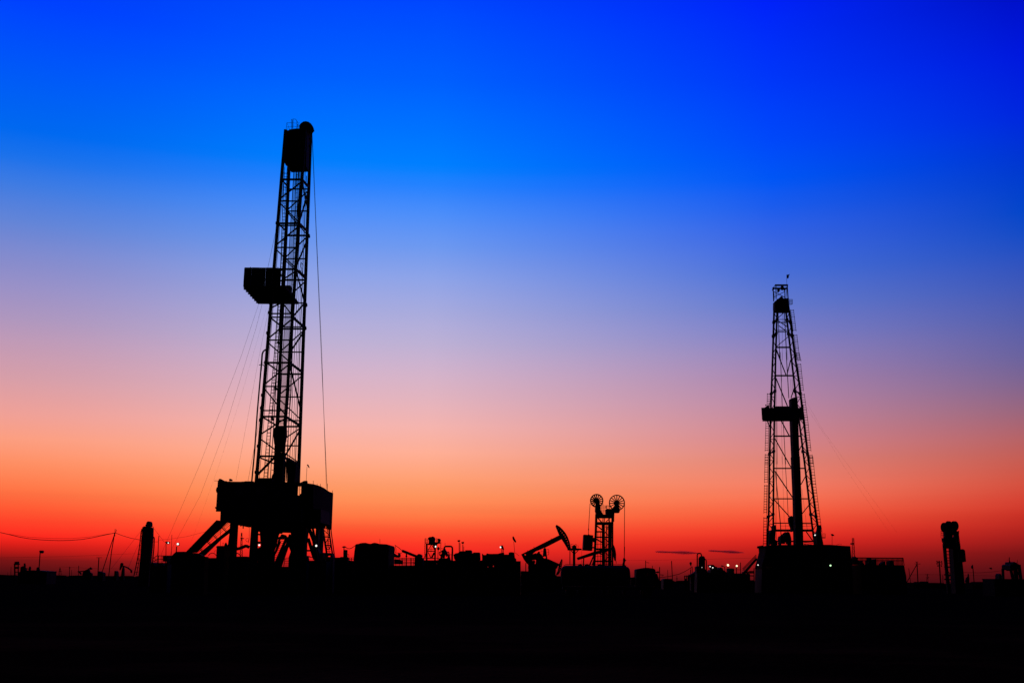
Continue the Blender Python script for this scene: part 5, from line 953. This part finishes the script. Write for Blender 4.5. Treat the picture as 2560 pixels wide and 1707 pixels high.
T.part('head_frame', MB(A8, 199.6).p([(245, 340), (260, 150), (300, 140), (330, 200), (420, 250), (425, 330), (440, 330), (440, 250), (500, 260), (545, 330), (590, 325), (590, 385), (575, 400), (590, 560), (625, 700), (240, 700), (240, 590), (212, 540), (205, 470), (250, 465)], 1,
   holes=[[(425, 460), (440, 410), (480, 395), (500, 400), (490, 440), (460, 465)], [(515, 570), (512, 520), (530, 505), (545, 510), (540, 570)], [(425, 580), (450, 575), (450, 588), (428, 590)], [(318, 690), (320, 678), (330, 680), (328, 694)]]))
T.part('leg', MB(A8, 199.6).q([(265, 600), (300, 1000), (345, 1470), (350, 'g')], 6.6)); T.part('leg', MB(A8, 200).p([(360, 690), (600, 690), (640, 800), (660, 1000), (690, 1250), (710, 1450), (715, 'g'), (410, 'g'), (400, 1300), (385, 1100), (370, 850)], 2, holes=[[(570, 1080), (565, 1040), (590, 1035), (600, 1080)]]))
for y in (760, 830, 900, 960, 1010, 1100, 1270, 1370): T.part('crossbar', MB(A8, 199.8).q([(270, y), (400, y+6)], 1.8 if y < 1050 else 3.4))
T.part('diagonal_brace', MB(A8, 199.8).q([(310, 1150), (390, 1250)], 1.6).q([(390, 1290), (330, 1370)], 1.6).q([(340, 1380), (400, 1440)], 1.6))
T.part('counterweight', MB(A8, 199).p([(560, 720), (625, 712), (680, 722), (718, 745), (745, 985), (620, 1000), (480, 990), (480, 780)], 2.4), PAINT)
T.part('side_ladder', MB(A8, 199.5).s([(580, 390), (620, 700)], 1.4).s([(570, 400), (600, 640)], 1)); m_ = MB(A8, 199.5)
for i in range(6): m_.s([(570+7*i, 420+45*i), (588+7*i, 420+45*i)], 1.4, n=4)
T.part('side_rungs', m_); T.part('top_railing', MB(A8, 199.5).s([(195, 320), (195, 460)], .9).s([(215, 320), (225, 460)], .8).s([(195, 320), (235, 320)], .8).s([(195, 370), (240, 370)], .8).s([(195, 415), (240, 415)], .8).s([(555, 325), (592, 322)], 1.4))
for x, yt, Y, w_, lab in ((235, 1280, 430, 1.6, 'faint short pole between floodlight mast and leaning wheel tower'), ):
    solo('utility_pole', lab, 'utility pole', MB(A8, Y).s([(x, 'g'), (x, yt)], w_), (x, 'g'), WOOD)
T = Thing('utility_pole', 'single tapering pole right of the leaning wheel tower', 'utility pole', W7, (1735, 0), 300); T.part('pole', MB(W7, 300).s([(1742, 'g'), (1730, 720), (1722, 640)], 2.2), WOOD); T.part('crossarm', MB(W7, 300).p([(1712, 665), (1718, 650), (1728, 650), (1732, 675), (1722, 690), (1714, 680)], .5))
far_jack('tiny pumpjack hugging the right foot of the leaning wheel tower', W7, 520, (1660, 0), [(1640, 815), (1670, 780)], [(1660, 765), (1668, 748), (1676, 765), (1684, 810), (1680, 850), (1668, 830)], [(1640, 815), (1660, 795), (1680, 850), (1690, 'g'), (1630, 'g')], [(1630, 830), (1645, 820), (1650, 850), (1630, 855)], 2)
T = Thing('bird', 'small dark bird in flight near the right edge', 'bird', W7, (1945, 690), 250, ground=False)
bd = MB(W7, 250); bc = bd.pt((1945, 690)); k = 250/FPX/4.9
def bp_(x, y, z): return bc + Vector((x*k, y*k, z*k))
vs = []; fs = []; sec = [(-16, 1.2), (-10, 5), (-2, 7), (7, 6), (12, 4), (17, 1)]
for x, r in sec:
    for i in range(8): a = math.pi*i/4; vs.append(bp_(x, math.cos(a)*r, math.sin(a)*r - x*.35))
for j in range(len(sec)-1):
    for i in range(8): fs.append((j*8+i, j*8+(i+1) % 8, (j+1)*8+(i+1) % 8, (j+1)*8+i))
fs += [tuple(range(8)), tuple(range(40, 48))]
b0 = len(vs)
for sgn in (-1, 1):   # two wings, beating, with thickness
    o = len(vs); pts = [(-6, 5, 3), (8, 5, 1), (10, 22, 12), (0, 40, 10), (-4, 30, 11), (-9, 18, 8)]
    for dz in (0, 1.6):
        for x, y, z in pts: vs.append(bp_(x, y*sgn, z+dz))
    fs += [tuple(o+i for i in range(6)), tuple(o+6+i for i in range(6))] + [(o+i, o+(i+1) % 6, o+6+(i+1) % 6, o+6+i) for i in range(6)]
o = len(vs)
for dz in (0, 1.2):
    for x, y in ((-14, -2), (-14, 2), (-24, 5), (-24, -5)): vs.append(bp_(x, y, 5+dz+(-x-14)*.3))
fs += [(o, o+1, o+2, o+3), (o+4, o+5, o+6, o+7)] + [(o+i, o+(i+1) % 4, o+4+(i+1) % 4, o+4+i) for i in range(4)]
bd.face(vs, fs); T.part('body', bd, CANVAS)
T = Thing('gantry', 'heavy dark gantry machine on splayed legs at the far right edge', 'gantry', W7, (2200, 0), 230)
T.part('body', MB(W7, 230).p([(2080, 650), (2110, 635), (2160, 635), (2165, 610), (2190, 605), (2215, 620), (2240, 612), (2250, 630), (2285, 630), (2295, 680), (2240, 700), (2200, 715), (2150, 695), (2110, 705), (2082, 700)], 4), PAINT)
for pts, w_ in (([(2092, 690), (2095, 'g')], 5), ([(2190, 700), (2212, 800), (2225, 'g')], 5.5), ([(2245, 690), (2265, 'g')], 8), ([(2290, 640), (2310, 800), (2318, 'g')], 6)): T.part('leg', MB(W7, 231).q(pts, w_))
T.part('mast', MB(W7, 231).s([(2172, 620), (2172, 550)], 2).s([(2172, 590), (2185, 620)], 3).s([(2140, 585), (2172, 580)], .7).s([(2275, 630), (2270, 580)], .9)); T.part('crossbeam', MB(W7, 231).q([(2240, 720), (2300, 760)], 5))
T = Thing('site_hut', 'long low wall like hut under the gantry at the far right edge', 'hut', W7, (2200, 0), 160)
T.part('wall', MB(W7, 160).p([(1840, 820), (2360, 828), (2600, 830), (2600, 'g'), (1840, 'g')], 4), RUST); T.part('roof', MB(W7, 159.8).p([(1832, 812), (2360, 818), (2600, 820), (2600, 832), (1832, 824)], 4.6))
solo('equipment_block', 'small lumpy machine on the roof line left of the gantry legs', 'equipment', MB(W7, 240).p([(2050, 770), (2062, 750), (2075, 760), (2080, 785), (2110, 800), (2110, 'g'), (2040, 'g')], 2), (2070, 'g'))
solo('utility_pole', 'tiny pole above the roof of the far right hut', 'utility pole', MB(W7, 420).s([(2002, 'g'), (2002, 770)], 1), (2002, 'g'), WOOD)
T = Thing('power_pylon', 'faint distant pylon between slanted stay pole and floodlight mast', 'pylon', W7, (1168, 0), 700)
T.part('mast', MB(W7, 700).s([(1155, 'g'), (1166, 755)], 1).s([(1180, 'g'), (1170, 755)], 1)); T.part('crossarm', MB(W7, 700).s([(1140, 762), (1195, 762)], 1).s([(1150, 800), (1190, 800)], .9).s([(1155, 830), (1185, 790)], .7))
solo('power_line', 'upper hair thin power line crossing to the gantry at far right', 'cable', MB(W7, 330).s([(1600, 735), (1800, 740), (1950, 730), (2090, 712)], .7, n=4), (1800, 740), WIRE, ground=False)
solo('power_line', 'lower hair thin power line behind the floodlight mast', 'cable', MB(W7, 420).s([(960, 765), (1170, 762), (1400, 765), (2080, 780)], .4, n=4), (1300, 763), WIRE, ground=False)
solo('earth_bank', 'low rough earth bank along the horizon right of the pole with slanted stay', 'bank', MB(W7, 420).p([(900, 'g'), (905, 875), (1000, 872), (1030, 850), (1060, 855), (1090, 868), (1120, 845), (1130, 868), (1180, 870), (1230, 862), (1250, 876), (1400, 880), (1420, 'g')], 8), (1150, 'g'), PLANT)
solo('earth_bank', 'low rough earth bank along the horizon right of the leaning wheel tower', 'bank', MB(W7, 380).p([(1600, 'g'), (1605, 866), (1720, 868), (1790, 850), (1850, 855), (1900, 'g')], 8), (1750, 'g'), PLANT)
